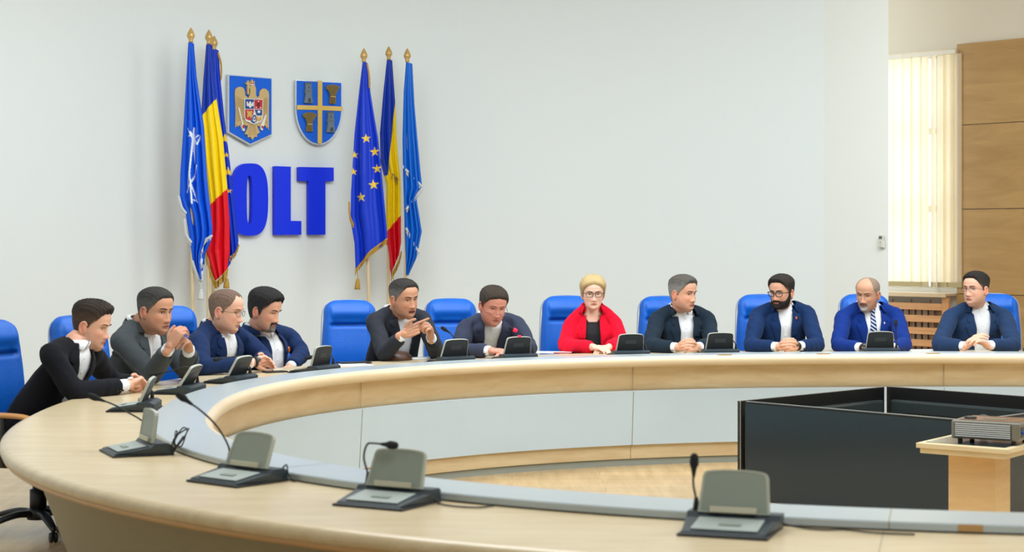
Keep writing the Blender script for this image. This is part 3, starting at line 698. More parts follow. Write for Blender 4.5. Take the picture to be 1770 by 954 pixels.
# small sensor on the pilaster
pn = Vector((-.57, -.56, 0)).normalized(); pp = at(1524.5, 417, 15.955); 
rm = thing('wall_remote', 'small white remote in a wall holder on the pilaster', 'remote control', tuple(pp), math.atan2(-pn.x, pn.y)+pi)
bm = bmesh.new(); bx(bm, (0, -.012, 0), (.05, .024, .115)); obj('remote_body', bm, mat('remote_white', srgb(214, 214, 202), .4), rm, bevel=.008)
bm = bmesh.new(); bx(bm, (0, -.026, .035), (.034, .004, .026)); obj('display', bm, mat('display_grey', srgb(96, 104, 96), .3), rm, bevel=.001)
bm = bmesh.new(); ball(bm, (0, -.025, -.005), (.009, .004, .009), 12); ball(bm, (.0, -.025, -.03), (.006, .003, .006), 10); obj('button', bm, M_bar, rm, True)
bm = bmesh.new(); bx(bm, (0, -.005, -.03), (.06, .02, .06)); obj('holder', bm, M_wall, rm, bevel=.004)
rm.rotation_euler = (0, 0, math.atan2(pn.y, pn.x)+pi/2)

# ------------------------------------------------------------------ flags
def star_in(x, y, cx, cy, r, rot=0):
    dx, dy = x-cx, y-cy; rr = np.hypot(dx, dy); a = np.arctan2(dx, -dy)+rot
    k = (a+pi/5) % (2*pi/5)-pi/5
    # five-pointed star edge: distance along direction
    R = r; q = r*.382
    A = np.array([R, 0]); 
    ang = np.abs(k); px_, py_ = rr*np.cos(ang), rr*np.sin(ang)
    bx_, by_ = q*math.cos(pi/5), q*math.sin(pi/5)
    # inside if on inner side of line from (R,0) to (bx,by)
    return ((bx_-R)*(py_-0)-(by_-0)*(px_-R)) > 0
def seg_d(x, y, pts):
    d = np.full(x.shape, 1e9)
    for (ax, ay), (bx_, by_) in zip(pts, pts[1:]):
        L = (bx_-ax)**2+(by_-ay)**2+1e-9; t = np.clip(((x-ax)*(bx_-ax)+(y-ay)*(by_-ay))/L, 0, 1)
        d = np.minimum(d, np.hypot(x-ax-t*(bx_-ax), y-ay-t*(by_-ay)))
    return d
M_flag = mat('flag_satin', (1, 1, 1, 1), .42, attr='cloth', spec=.3)
def flag(label, Y, top, foot_px, left, right, color_fn, folds, amp=.05, fringes=(), seed=0, finial_py=None, tassel=None, tm=None, extra=None):
    """cloth between left and right outlines (lists of px,py from top to bottom); folds = list of (u position, width, depth)"""
    base = at(foot_px, 0, Y); r = reg(thing('flag', label, 'flag', (base.x, Y, 0), 0, 'flags on wooden poles'), (base.x, Y, 0))
    L = ROOTLOC[r.name]
    p0 = Vector((base.x, Y, .03)); tp = at(top[0], top[1], Y)
    def put(name, bm, m, smooth=True, par=None):
        bmesh.ops.translate(bm, verts=bm.verts, vec=-L); return obj(name, bm, m, par or r, smooth)
    bm = bmesh.new(); tube(bm, [p0, tp], [.017, .013], 12, 1, False); put('pole', bm, M_pole)
    bm = bmesh.new(); lathe(bm, [(.014, -.01), (.022, 0), (.016, .012), (.032, .04), (.034, .055), (.026, .08), (.010, .11), (.002, .122)], 18, Matrix.Translation(tp)); put('finial', bm, M_finial)
    bm = bmesh.new(); lathe(bm, [(.13, 0), (.13, .02), (.05, .05), (.025, .12)], 28, Matrix.Translation((base.x, Y, 0))); put('stand', bm, M_pole)
    NU, NV = 90, 260
    y0 = min(left[0][1], right[0][1]); 
    vl = np.linspace(0, 1, NV+1)
    ll = np.array(left, float); rl = np.array(right, float)
    # bottom edge: blend between the two end rows
    lx = lambda y: np.interp(y, ll[:, 1], ll[:, 0]); rx = lambda y: np.interp(y, rl[:, 1], rl[:, 0])
    yl = ll[0, 1]+(ll[-1, 1]-ll[0, 1])*vl; yr = rl[0, 1]+(rl[-1, 1]-rl[0, 1])*vl
    us = np.linspace(0, 1, NU+1)
    X = np.zeros((NV+1, NU+1)); Yp = X.copy(); D = X.copy()
    rg = np.random.RandomState(seed)
    for i in range(NV+1):
        xl, xr = lx(yl[i]), rx(yr[i])
        X[i] = xl+(xr-xl)*us; Yp[i] = yl[i]+(yr[i]-yl[i])*us
        if extra is not None: Yp[i] += extra(us)*vl[i]
        w = min(1, vl[i]*1.6+.08)
        d = np.zeros(NU+1)
        for (uc, uw, dep, sl) in folds:
            c = uc+sl*(vl[i]-.5)
            d += dep*np.exp(-((us-c)/uw)**2)
        d += .0016*np.sin(us*30+vl[i]*3+seed)+.010*np.sin(us*10-vl[i]*2.5+seed*2)
        D[i] = d*w - .055*np.sin(pi*np.clip(us, 0, 1))*(.3+.7*w)      # bulges round the pole toward the room
    col = color_fn(X, Yp)
    Yw = Y+D-.01
    Xw = (X-885)*Y/F; Zw = CAMZ-(Yp-HOR)*Y/F
    V = np.stack([Xw-L.x, Yw-L.y, Zw-L.z], -1).reshape(-1, 3)
    # back layer so the cloth wraps the pole
    Vb = V.copy(); Vb[:, 1] = (.03+.02*np.sin(np.tile(us, NV+1)*20)) + np.maximum(0, D.reshape(-1))*.5
    n = (NU+1); Fc = []
    for i in range(NV):
        a = i*n
        Fc += [(a+k, a+k+1, a+k+1+n, a+k+n) for k in range(NU)]
    o = objnp('cloth', V, Fc, M_flag, r)
    ca = o.data.color_attributes.new('cloth', 'FLOAT_COLOR', 'POINT'); ca.data.foreach_set('color', np.concatenate([col.reshape(-1, 3), np.ones((V.shape[0], 1))], 1).astype(np.float32).ravel())
    md = o.modifiers.new('thickness', 'SOLIDIFY'); md.thickness = .004; md.offset = 0
    # rear fall of the cloth
    step = 4; idx = [i for i in range(0, NV+1, step)]
    Vr = np.array([V[i*n+k]*[1, 0, 1]+[0, .05+.015*math.sin(k*.5), 0] for i in idx[:-4] for k in range(3, NU-2, 3)]); m_ = len(range(3, NU-2, 3)); Fr = []
    for i in range(len(idx)-5): Fr += [(i*m_+k, i*m_+k+1, (i+1)*m_+k+1, (i+1)*m_+k) for k in range(m_-1)]
    ob = objnp('rear_cloth', Vr, Fr, M_flag, r)
    ca = ob.data.color_attributes.new('cloth', 'FLOAT_COLOR', 'POINT'); c2 = np.array([col.reshape(-1, 3)[i*n+k] for i in idx[:-4] for k in range(3, NU-2, 3)])
    ca.data.foreach_set('color', np.concatenate([c2, np.ones((len(c2), 1))], 1).astype(np.float32).ravel())
    ob.modifiers.new('thickness', 'SOLIDIFY').thickness = .004
    # fringes: along pixel polylines, hanging down by h pixels
    for (pts, h, m, dz) in fringes:
        bm = bmesh.new(); P = np.array(catmull([(p[0], p[1], 0) for p in pts], 10)); seglen = np.hypot(*np.diff(P[:, :2], axis=0).T).sum(); N = max(6, int(seglen/1.3))
        tt = np.linspace(0, len(P)-1, N); xs = np.interp(tt, range(len(P)), P[:, 0]); ys = np.interp(tt, range(len(P)), P[:, 1])
        dx, dy = dz
        dep = np.interp(xs, X[-1] if X[-1][0] < X[-1][-1] else X[-1][::-1], D[-1])
        for k in range(N):
            a = at(xs[k], ys[k]-1, Y); b = at(xs[k]+dx*h+rg.uniform(-.6, .6), ys[k]+dy*h+rg.uniform(-1, 1), Y); a.y += dep[k]-.018; b.y += dep[k]-.018
            tube(bm, [a, b], [.0042, .0034], 5, 1, False)
        for k in range(N-1):
            a = at(xs[k], ys[k], Y); b = at(xs[k+1], ys[k+1], Y); a.y += dep[k]-.02; b.y += dep[k+1]-.02; tube(bm, [a, b], .0085 if m is M_fringeg else .0125, 6, 1, False)
        put('fringe', bm, m, False)
    if tassel:
        for (tx, ty, tl) in tassel:
            bm = bmesh.new(); a = at(tx, ty, Y); b = at(tx+1, ty+tl*.45, Y); c = at(tx, ty+tl, Y)
            for q in (a, b, c): q.y -= .03
            tube(bm, [a, b], .004, 6, 3); ball(bm, b, .016, 10)
            tube(bm, [b, b+(c-b)*.3, c], [.012, .022, .028], 10, 3, cap='flat'); put('tassel', bm, tm or M_fringeg)
    return r
BL = np.array(srgb(8, 84, 212)[:3]); BD = np.array(srgb(12, 54, 196)[:3]); RB = np.array(srgb(8, 52, 166)[:3]); YE = np.array(srgb(250, 214, 10)[:3]); RE = np.array(srgb(226, 16, 34)[:3]); WH = np.array(srgb(225, 232, 238)[:3]); ST = np.array(srgb(236, 200, 60)[:3]); LB = np.array(srgb(8, 98, 200)[:3])
def solid(c):
    def f(x, y): return np.tile(c, x.shape+(1,))
    return f
def nato(x, y):
    c = np.tile(BL, x.shape+(1,))
    m = (seg_d(x, y, [(336, 222), (330, 300), (334, 352)]) < 1.1) | (seg_d(x, y, [(331, 228), (342, 250), (346, 236)]) < 1.0) | (seg_d(x, y, [(327, 236), (337, 232), (331, 282), (326, 322)]) < .9)
    m |= (seg_d(x, y, [(334, 345), (340, 348)]) < 1.0) | (seg_d(x, y, [(324, 332), (331, 318), (339, 300), (341, 286)]) < 1.2) | (seg_d(x, y, [(332, 318), (337, 336), (343, 350)]) < 1.1)
    m |= (seg_d(x, y, [(325, 222), (329, 228), (335, 242), (344, 234)]) < .9) | (seg_d(x, y, [(338, 240), (336, 262), (338, 282)]) < 1.0)
    c[m] = WH; return c
flag('blue flag with a white compass emblem, leftmost of the left group', 14.95, (330, 72), 334, [(326, 74), (324, 110), (318, 210), (312, 300), (311, 345), (322, 372), (328, 410), (334, 452), (346, 482)],
     [(333, 74), (338, 130), (352, 220), (358, 310), (367, 395), (366, 412), (353, 440), (350, 482)], nato, [(.25, .08, .05, .1), (.55, .07, .06, -.1), (.8, .06, .05, .0)], seed=1,
     fringes=[([(310, 340), (315, 358), (322, 368)], 6, M_fringew, (0, 1)), ([(320, 380), (323, 405), (331, 418)], 6, M_fringew, (0, 1)), ([(334, 452), (340, 470), (347, 484)], 7, M_fringew, (-.2, 1)), ([(366, 408), (352, 420), (349, 450), (350, 484)], 6, M_fringew, (-.2, 1))], tassel=[(348, 490, 28)], tm=M_fringew)
def roma(x, y):
    c = np.tile(RB, x.shape+(1,))
    yb = np.interp(x, [349, 373], [202, 172]); rb = np.interp(x, [362, 398], [356, 322])
    c[y > yb] = YE; c[y > rb] = RE
    return c
flag('blue, yellow and red tricolour flag of the left group, hanging in the middle', 15.25, (361, 75), 360, [(357, 77), (352, 140), (348, 205), (354, 280), (362, 350), (361, 400), (356, 440), (372, 486)],
     [(365, 77), (368, 120), (374, 175), (385, 240), (392, 320), (396, 380), (397, 430), (393, 468)], roma, [(.3, .09, .05, .05), (.7, .08, .045, -.05)], seed=2,
     fringes=[([(356, 436), (362, 462), (373, 487), (385, 478), (394, 466)], 11, M_fringeg, (0, 1))], tassel=[(392, 472, 26)])
def eu1(x, y):
    c = np.tile(BD, x.shape+(1,))
    for cx, cy in ((389, 240), (391.5, 268), (394.5, 297), (397, 330)):
        c[star_in(x, y, cx, cy, 9 if cy in (240, 297) else 5)] = ST
    return c
flag('dark blue flag with golden stars, rightmost of the left group', 15.55, (370, 85), 368, [(367, 86), (366, 140), (372, 200), (380, 300), (388, 400), (392, 470)], [(376, 86), (379, 130), (386, 200), (396, 280), (404, 350), (412, 424), (406, 438)], eu1, [(.4, .1, .05, .1), (.75, .08, .04, 0)], seed=3,
     fringes=[([(413, 424), (408, 436), (398, 446)], 8, M_fringeg, (-.2, 1)), ([(378, 92), (383, 112), (383, 135)], 4, M_fringeg, (-.1, 1))])
def eu2(x, y):
    c = np.tile(BD, x.shape+(1,))
    for cx, cy, rr in ((633.5, 240, 8.5), (648, 262.5, 9), (652, 291.5, 9), (646, 319.5, 9.5), (625, 341, 9), (613, 268, 7), (611, 297, 7)): c[star_in(x, y, cx, cy, rr, .1)] = ST
    return c
flag('dark blue flag with golden stars, leftmost of the right group', 16.05, (629, 106), 641, [(627, 108), (622, 150), (613, 230), (607, 330), (606, 380), (613, 420), (615, 466)], [(634, 108), (640, 160), (654, 240), (662, 320), (669, 400), (669, 416)], eu2, [(.2, .08, .05, .05), (.62, .09, .03, -.1), (.85, .06, .04, 0)], seed=4,
     fringes=[([(669, 413), (655, 424), (640, 436), (616, 466)], 9, M_fringeg, (-.25, 1)), ([(604, 350), (605, 372), (611, 388)], 6, M_fringeg, (0, 1)), ([(636, 112), (639, 130), (640, 152)], 4, M_fringeg, (.2, .6))], tassel=[(618, 470, 30)])
def ro2(x, y):
    c = np.tile(RB, x.shape+(1,)); c[(y > 165) & (x > np.interp(y, [165, 300], [684, 671]))] = YE
    c[y > np.interp(x, [668, 694], [304, 292])] = YE; c[y > np.interp(x, [668, 693], [402, 372])] = RE; return c
flag('blue, yellow and red tricolour flag, middle of the right group', 16.5, (672, 102), 671, [(669, 104), (663, 160), (657, 230), (658, 280), (668, 320), (667, 380), (668, 420), (676, 474)], [(677, 104), (683, 180), (687, 260), (692, 310), (693, 380), (693, 420), (690, 440)], ro2, [(.35, .1, .05, .1), (.75, .08, .05, -.1)], seed=5,
     fringes=[([(667, 290), (675, 297), (688, 310)], 8, M_fringeg, (-.1, 1)), ([(694, 436), (688, 455), (677, 476)], 9, M_fringeg, (-.1, 1))], tassel=[(680, 478, 24)])
def cty(x, y):
    return np.tile(LB, x.shape+(1,))
flag('plain mid blue flag with white fringe, rightmost of the right group', 16.3, (704, 106), 699, [(702, 108), (698, 160), (696, 240), (697, 300), (700, 400), (702, 474)], [(712, 110), (716, 180), (727, 300), (730, 326), (720, 345), (729, 400), (720, 445), (706, 476)], cty, [(.3, .08, .04, 0), (.6, .1, .05, .1), (.85, .05, .03, 0)], seed=6,
     fringes=[([(697, 288), (710, 302), (729, 322)], 7, M_fringew, (0, 1)), ([(730, 326), (718, 340), (703, 362)], 7, M_fringew, (0, 1)), ([(703, 395), (712, 415), (724, 436)], 7, M_fringew, (0, 1))])

# ------------------------------------------------------------------ screens in a square, projector and its stand
tx = Vector((1.06, -1.13, 0)).normalized(); ty = Vector((1.13, 1.06, 0)).normalized(); TL = 1.51; TVA = Vector((1.37, 10.54, 0))+tx*.05
M_scr = mat('screen_glass', srgb(20, 42, 54), .16, spec=.5, coat=.3); M_bez = mat('screen_bezel', srgb(18, 19, 20), .35); M_back = mat('screen_back', srgb(48, 56, 58), .22); M_edge = mat('brushed_edge', srgb(190, 194, 192), .3, metal=.7)
def tv(p0, d, n, label):
    """p0 = corner, d = along, n = outward"""
    z = math.atan2(d.y, d.x); r = thing('flat_screen', label, 'screen', tuple(p0), z, 'four screens set in a square')
    w = TL-.012; h0, h1 = .03, .62; h = h1-h0; zc = (h0+h1)/2; cx = TL/2
    bm = bmesh.new(); bx(bm, (cx, .012, zc), (w, .024, h)); obj('bezel', bm, M_bez, r, bevel=.003)
    bm = bmesh.new(); bx(bm, (cx, -.0015, zc), (w-.018, .004, h-.02)); obj('screen_glass', bm, M_scr, r)
    bm = bmesh.new(); bx(bm, (cx, .018, h1+.0015), (w, .012, .003)); bx(bm, (.0075, .018, zc), (.003, .012, h)); bx(bm, (TL-.0075, .018, zc), (.003, .012, h)); obj('metal_trim', bm, M_edge, r)
    bm = bmesh.new(); bx(bm, (cx, .04, zc-.02), (w-.10, .034, h-.12)); b = obj('rear_cover', bm, M_back, r, bevel=.016)
    bm = bmesh.new(); bx(bm, (cx, .058, h1-.16), (w-.35, .004, .008)); obj('vent_groove', bm, M_dark, b)
    for xx in (.3, TL-.3):
        bm = bmesh.new(); bx(bm, (xx, .02, .016), (.06, .16, .03)); obj('foot', bm, M_black, r, bevel=.004)
    return r
B_ = TVA+ty*TL; C_ = B_+tx*TL; D_ = TVA+tx*TL
tv(TVA-ty*.0, tx, -ty, 'large black flat screen facing the near side of the table, widest of the square')
tv(B_-tx*.056, -ty, -tx, 'black flat screen on the left side of the square, its back seen from inside')
tv(C_+ty*.056-tx*.048, -tx, ty, 'black flat screen at the rear of the square, its dark back facing the viewer')
tv(D_+tx*.056, ty, tx, 'black flat screen on the right side of the square behind the projector')
rz = math.atan2(-.27, .36); SX = Vector((math.cos(rz), math.sin(rz), 0)); SY = Vector((-SX.y, SX.x, 0))
sc0 = Vector((1.966, 8.45, 0)); bw = .46; scn = sc0+SX*bw/2+SY*bw/2
st = thing('projector_stand', 'pale wooden pedestal stand carrying the projector', 'stand', tuple(scn), rz)
M_stand = wood('stand_birch', srgb(234, 216, 176), srgb(222, 200, 156), (1, 1, 6), .35, 2.4, .1); M_col = wood('stand_column', srgb(236, 202, 150), srgb(222, 184, 130), (1, 1, 7), .4, 2, .05)
bm = bmesh.new(); bx(bm, (0, 0, .5975), (bw, bw, .025)); obj('stand_top', bm, M_stand, st, bevel=.004)
bm = bmesh.new(); bx(bm, (0, 0, .572), (bw-.03, bw-.03, .026)); obj('top_frame', bm, M_stand, st, bevel=.003)
bm = bmesh.new(); bx(bm, (.0, 0, .29), (.235, .20, .54)); obj('column', bm, M_col, st, bevel=.002)
bm = bmesh.new(); bx(bm, (0, 0, .0125), (.40, .40, .025)); obj('foot_plate', bm, M_stand, st, bevel=.004)
pc = scn+SX*.055+SY*.03
pj = thing('projector', 'silver video projector with horizontal vents on the wooden pedestal stand', 'projector', (pc.x, pc.y, .6205), rz+.1)
M_pj = mat('projector_silver', srgb(128, 126, 116), .35, metal=.3); M_pjt = mat('lid_brown_reflection', srgb(132, 104, 84), .25, metal=.3, coat=.4)  # brown of the projector top is a reflection put into the lid colour
bm = bmesh.new(); bx(bm, (0, 0, .055), (.33, .27, .088)); obj('casing', bm, M_pj, pj, bevel=.012, bseg=3)
bm = bmesh.new(); bx(bm, (.01, .01, .1005), (.29, .22, .004)); tp_ = obj('lid_panel', bm, M_pjt, pj, bevel=.002)
bm = bmesh.new(); bx(bm, (0.02, -.01, .1035), (.10, .05, .003)); obj('control_panel', bm, M_pj, tp_, bevel=.001)
bm = bmesh.new(); lathe(bm, [(.03, .099), (.03, .109), (.022, .112)], 20, Matrix.Translation((-.10, -.03, 0))); obj('focus_ring', bm, M_black, pj)
bm = bmesh.new(); bx(bm, (-.01, -.135, .055), (.275, .004, .072)); obj('vent_recess', bm, M_dark, pj)
for k in range(7):
    bm = bmesh.new(); bx(bm, (-.01, -.138, .026+k*.0098), (.268, .006, .0060)); obj('vent_slat', bm, mat('vent_silver', srgb(196, 200, 202), .35), pj)
bm = bmesh.new(); bx(bm, (.1655, .0, .052), (.004, .21, .05)); obj('connector_panel', bm, mat('panel_dark', srgb(60, 62, 58), .4), pj)
for k, (y, z, c) in enumerate([(-.08, .05, M_eb), (-.045, .06, M_pad), (-.01, .045, M_eb), (.03, .06, M_gold), (.06, .045, M_gold), (.085, .06, M_yel)]):
    bm = bmesh.new(); lathe(bm, [(.008, 0), (.008, .008), (.004, .009)], 12, Matrix.Translation((.167, y, z)) @ Matrix.Rotation(pi/2, 4, 'Y')); obj('socket', bm, c, pj)
for sx in (-1, 1):
    for sy in (-1, 1):
        bm = bmesh.new(); lathe(bm, [(.012, -.0085), (.012, .012)], 12, Matrix.Translation((sx*.13, sy*.1, .0))); obj('foot', bm, M_black, pj)
lens = bmesh.new(); lathe(lens, [(.045, 0), (.05, .01), (.05, .035), (.04, .04), (.036, .03)], 24, Matrix.Translation((-.09, .13, .055)) @ Matrix.Rotation(-pi/2, 4, 'X')); obj('lens', lens, M_black, pj, True)
tr = thing('black_tray', 'flat black tray under the projector on the stand top', 'tray', (scn.x, scn.y, .6105), rz)
bm = bmesh.new(); bx(bm, (.0, .01, .0009), (.40, .38, .0018)); obj('tray_base', bm, M_scr, tr)
# cables from the projector to the floor
def wcable(label, pts, rr=.004):
    bm = bmesh.new(); p0 = Vector(pts[0]); tube(bm, [Vector(p)-p0 for p in pts], rr, 8, 8); o = obj('power_cable', bm, M_wire, None, True); o.location = p0; return tag(o, label, 'cable', 'projector cables')
e = pc+SX*.17
wcable('black cable looping from the back of the projector down beside the stand', [(e.x+.0, e.y-.06, .68), (e.x+.06, e.y-.04, .675), (e.x+.12, e.y, .60), (e.x+.125, e.y+.01, .4), (e.x+.115, e.y, .12), (e.x+.15, e.y+.03, .006), (e.x+.3, e.y+.1, .006)])
wcable('black signal cable running right from the projector out of the picture', [(e.x+.0, e.y+.05, .70), (e.x+.06, e.y+.06, .70), (e.x+.14, e.y+.08, .67), (e.x+.20, e.y+.1, .5), (e.x+.22, e.y+.1, .1), (e.x+.35, e.y+.15, .006)])
# ------------------------------------------------------------------ people
def sstep(a, b, t): t = np.clip((t-a)/(b-a), 0, 1); return t*t*(3-2*t)
def remeshed(bm, voxel, smooth=2):
    me = bpy.data.meshes.new('tmp'); bm.to_mesh(me); bm.free(); o = bpy.data.objects.new('tmp', me); COL.objects.link(o)
    md = o.modifiers.new('r', 'REMESH'); md.mode = 'VOXEL'; md.voxel_size = voxel; md.use_smooth_shade = True
    dg = bpy.context.evaluated_depsgraph_get(); dg.update(); r = bpy.data.meshes.new_from_object(o.evaluated_get(dg))
    bpy.data.objects.remove(o); bpy.data.meshes.remove(me)
    n = len(r.vertices); V = np.zeros(n*3); r.vertices.foreach_get('co', V); V = V.reshape(-1, 3)
    E_ = np.zeros(len(r.edges)*2, int); r.edges.foreach_get('vertices', E_); E_ = E_.reshape(-1, 2)
    cnt = np.bincount(E_.ravel(), minlength=n).reshape(-1, 1)
    for _ in range(smooth):
        S = np.zeros_like(V)
        for ax in range(3):
            S[:, ax] = np.bincount(E_[:, 0], V[E_[:, 1], ax], n)+np.bincount(E_[:, 1], V[E_[:, 0], ax], n)
        V = V+.55*(S/np.maximum(cnt, 1)-V)
    r.vertices.foreach_set('co', V.ravel()); r.update()
    r.polygons.foreach_set('use_smooth', [True]*len(r.polygons))
    return r, V
def getn(me):
    N = np.zeros(len(me.vertices)*3); me.vertices.foreach_get('normal', N); return N.reshape(-1, 3)
# head profile tables (metres, eye level z = 0, ear axis f = 0)
HZ = [-.118, -.112, -.10, -.085, -.07, -.05, -.03, 0, .02, .045]
HW = [.014, .032, .046, .055, .060, .065, .069, .073, .075, .077]
HF = [.058, .077, .087, .088, .088, .090, .090, .089, .095, .096]
HB = [.0, .01, .02, .035, .05, .066, .080, .094, .099, .102]
def prof(z, jaw=1.0):
    z = np.asarray(z, float)
    up = np.sqrt(np.clip(1-((z-.045)/.074)**2, 0, 1))
    j = 1+(jaw-1)*sstep(.0, -.07, z)
    w = 1.05*np.where(z > .045, .077*up**.9, np.interp(z, HZ, HW)*j); f = np.where(z > .045, .096*up, np.interp(z, HZ, HF)); b = np.where(z > .045, .102*up, np.interp(z, HZ, HB))
    return w, f, b
def feat(x, z):
    ax = np.abs(x); g = lambda v, s: np.exp(-(v/s)**2)
    h = np.interp(z, [-.062, -.056, -.050, -.043, -.03, -.015, 0, .018], [0, .004, .020, .027, .019, .012, .006, 0]); sx = np.interp(z, [-.058, -.045, -.02, .018], [.012, .0125, .009, .009])
    d = h*g(x, sx)
    d = d+.009*g(ax-.014, .007)*g(z+.046, .008)
    d = d-.010*g(ax-.031, .015)*g(z+.001, .011)
    d = d+.005*g(ax-.028, .022)*g(z-.022, .008)
    d = d+.004*g(ax-.046, .018)*g(z+.032, .018)-.003*g(ax-.036, .01)*g(z+.06, .018)
    d = d+.006*g(x, .022)*g(z+.071, .009)-.004*g(x, .02)*g(z+.086, .006)+.006*g(x, .018)*g(z+.106, .011)
    return d
def face_f(x, z, jaw=1.0):
    w, f, b = prof(z, jaw); n = 2.3
    return f*np.clip(1-(np.abs(x)/w)**n, 0, 1)**(1/n)+feat(x, z)
def head_grid(nz=70, na=96, jaw=1.0, features=True):
    q = np.linspace(-1, 1, nz); z = np.where(q < 0, -.118*np.sin(-q*pi/2)**1.0, .119*np.sin(q*pi/2))
    a = np.linspace(0, 2*pi, na, endpoint=False); n = 2.3
    w, f, b = prof(z, jaw)
    ca, sa = np.cos(a), np.sin(a)
    sx = np.sign(sa)*np.abs(sa)**(2/n); sf = np.sign(ca)*np.abs(ca)**(2/n)
    X = w[:, None]*sx[None]; Fw = np.where(sf[None] > 0, f[:, None]*sf[None], b[:, None]*sf[None]); Z = np.repeat(z[:, None], na, 1)
    if features: Fw = Fw+feat(X, Z)*sstep(.0, .35, np.maximum(sf, 0))[None]*(Fw > 0)
    return X, Fw, Z, a
def gridfaces(nr, nc, off=0, wrap=True):
    Fc = []
    for i in range(nr-1):
        for k in range(nc if wrap else nc-1):
            Fc.append((off+i*nc+k, off+i*nc+(k+1) % nc, off+(i+1)*nc+(k+1) % nc, off+(i+1)*nc+k))
    return Fc
def hand(bm, Wr, d, n, right, curls, thumb=(.5, .35, .70), sc=1.0, spread=.02, lift=0, prad=1.0):
    """five-fingered hand: Wr wrist, d toward knuckles, n palm normal, curls per finger (3 angles in degrees)"""
    Wr = Vector(Wr); d = Vector(d).normalized(); n = (Vector(n)-d*Vector(n).dot(d)).normalized()
    s = d.cross(n) if right else n.cross(d)
    L = .092*sc
    # palm: three side by side tapering tubes with a heel
    for o, r0, r1 in ((.029, .019, .0135), (.010, .019, .014), (-.009, .018, .0135), (-.027, .017, .012)):
        tube(bm, [Wr+s*o*.45*sc, Wr+d*L*.35+s*o*.85*sc, Wr+d*L*.75+s*o*sc-n*.002, Wr+d*L*.97+s*o*sc], [r0*sc*.95, r0*sc, r1*sc*1.05, r1*sc*.85], 10, 3, flat=.85)
    tube(bm, [Wr-d*.04, Wr-d*.01, Wr+d*.02], [.027*sc, .026*sc, .025*sc], 12, 2, up=n, flat=.75)
    fl = [(.044, .026, .021), (.049, .030, .022), (.045, .028, .021), (.035, .021, .019)]
    for i, (c, lens) in enumerate(zip(curls, fl)):
        o = (.030, .010, -.010, -.029)[i]; p = Wr+d*(L*(.98, 1.02, .98, .90)[i])+s*o*sc+s*lift; dirv = (d+s*(o*spread*10)).normalized(); ax = dirv.cross(n).normalized(); r = (.0088, .0092, .0088, .0078)[i]*sc
        pts = [p-d*.012]; pts.append(p); rad = [r*1.15, r*1.12]
        for k in range(3):
            dirv = Matrix.Rotation(math.radians(c[k]), 3, ax) @ dirv
            q = pts[-1]+dirv*lens[k]*sc; pts.append(q); rad.append(r*(1.0, .95, .82)[k])
        tube(bm, pts, rad, 10, 3)
    # thumb
    t0 = Wr+d*.022*sc+s*.024*sc+n*.004; dt = (d*.62+s*(thumb[2] if len(thumb) > 2 else .7)+n*thumb[1]).normalized(); pts = [t0, t0+dt*.040*sc]
    d2 = (d*(.9)+s*.25+n*thumb[0]).normalized(); pts.append(pts[-1]+d2*.032*sc); d3 = (d*(.95)-s*.05+n*(thumb[0]+.1)).normalized(); pts.append(pts[-1]+d3*.026*sc)
    tube(bm, pts, [.016*sc, .0135*sc, .0108*sc, .0088*sc], 10, 4)
SKIN = dict(fair=(230, 178, 152), tan=(208, 154, 124), med=(220, 166, 138), pale=(236, 194, 172))
M_skin = mat('skin', (1, 1, 1, 1), .5, attr='skin_tone', sss=.25, spec=.35)
M_eye = mat('eye_white', srgb(225, 218, 212), .3); M_iris = mat('iris_dark', srgb(44, 28, 20), .25); M_lip = {}
M_shirt = mat('shirt_white', srgb(232, 234, 238), .75, bump=.12, bscale=14)
def cloth_mat(name, rgb, rough=.85, sheen=.04, check=False):
    m = mat('cloth_'+name, srgb(*rgb), rough, bump=.25, bscale=220, vary=.05, vscale=60, spec=.15, sheen=sheen); return m
def displace(V, N, amp, seed, elb=()):
    rg = np.random.RandomState(seed); d = np.zeros(len(V))
    for k in range(14):
        w = rg.normal(size=3); w /= np.linalg.norm(w); w *= rg.uniform(18, 75); w[2] *= .6
        d += np.sin(V@w+rg.uniform(0, 6.28))*amp*rg.uniform(.3, 1)*22/np.linalg.norm(w)
    for (c, ax, a2) in elb:
        r = np.linalg.norm(V-np.array(c), axis=1); t = (V-np.array(c))@np.array(ax)
        d += a2*.8*np.sin(t*85+np.sin(V[:, 0]*31+seed)*1.5+np.sin(V[:, 2]*27)*1.2)*np.exp(-(r/.085)**2)
    return V+N*d[:, None]
NKUP = 19; SHUP = -1
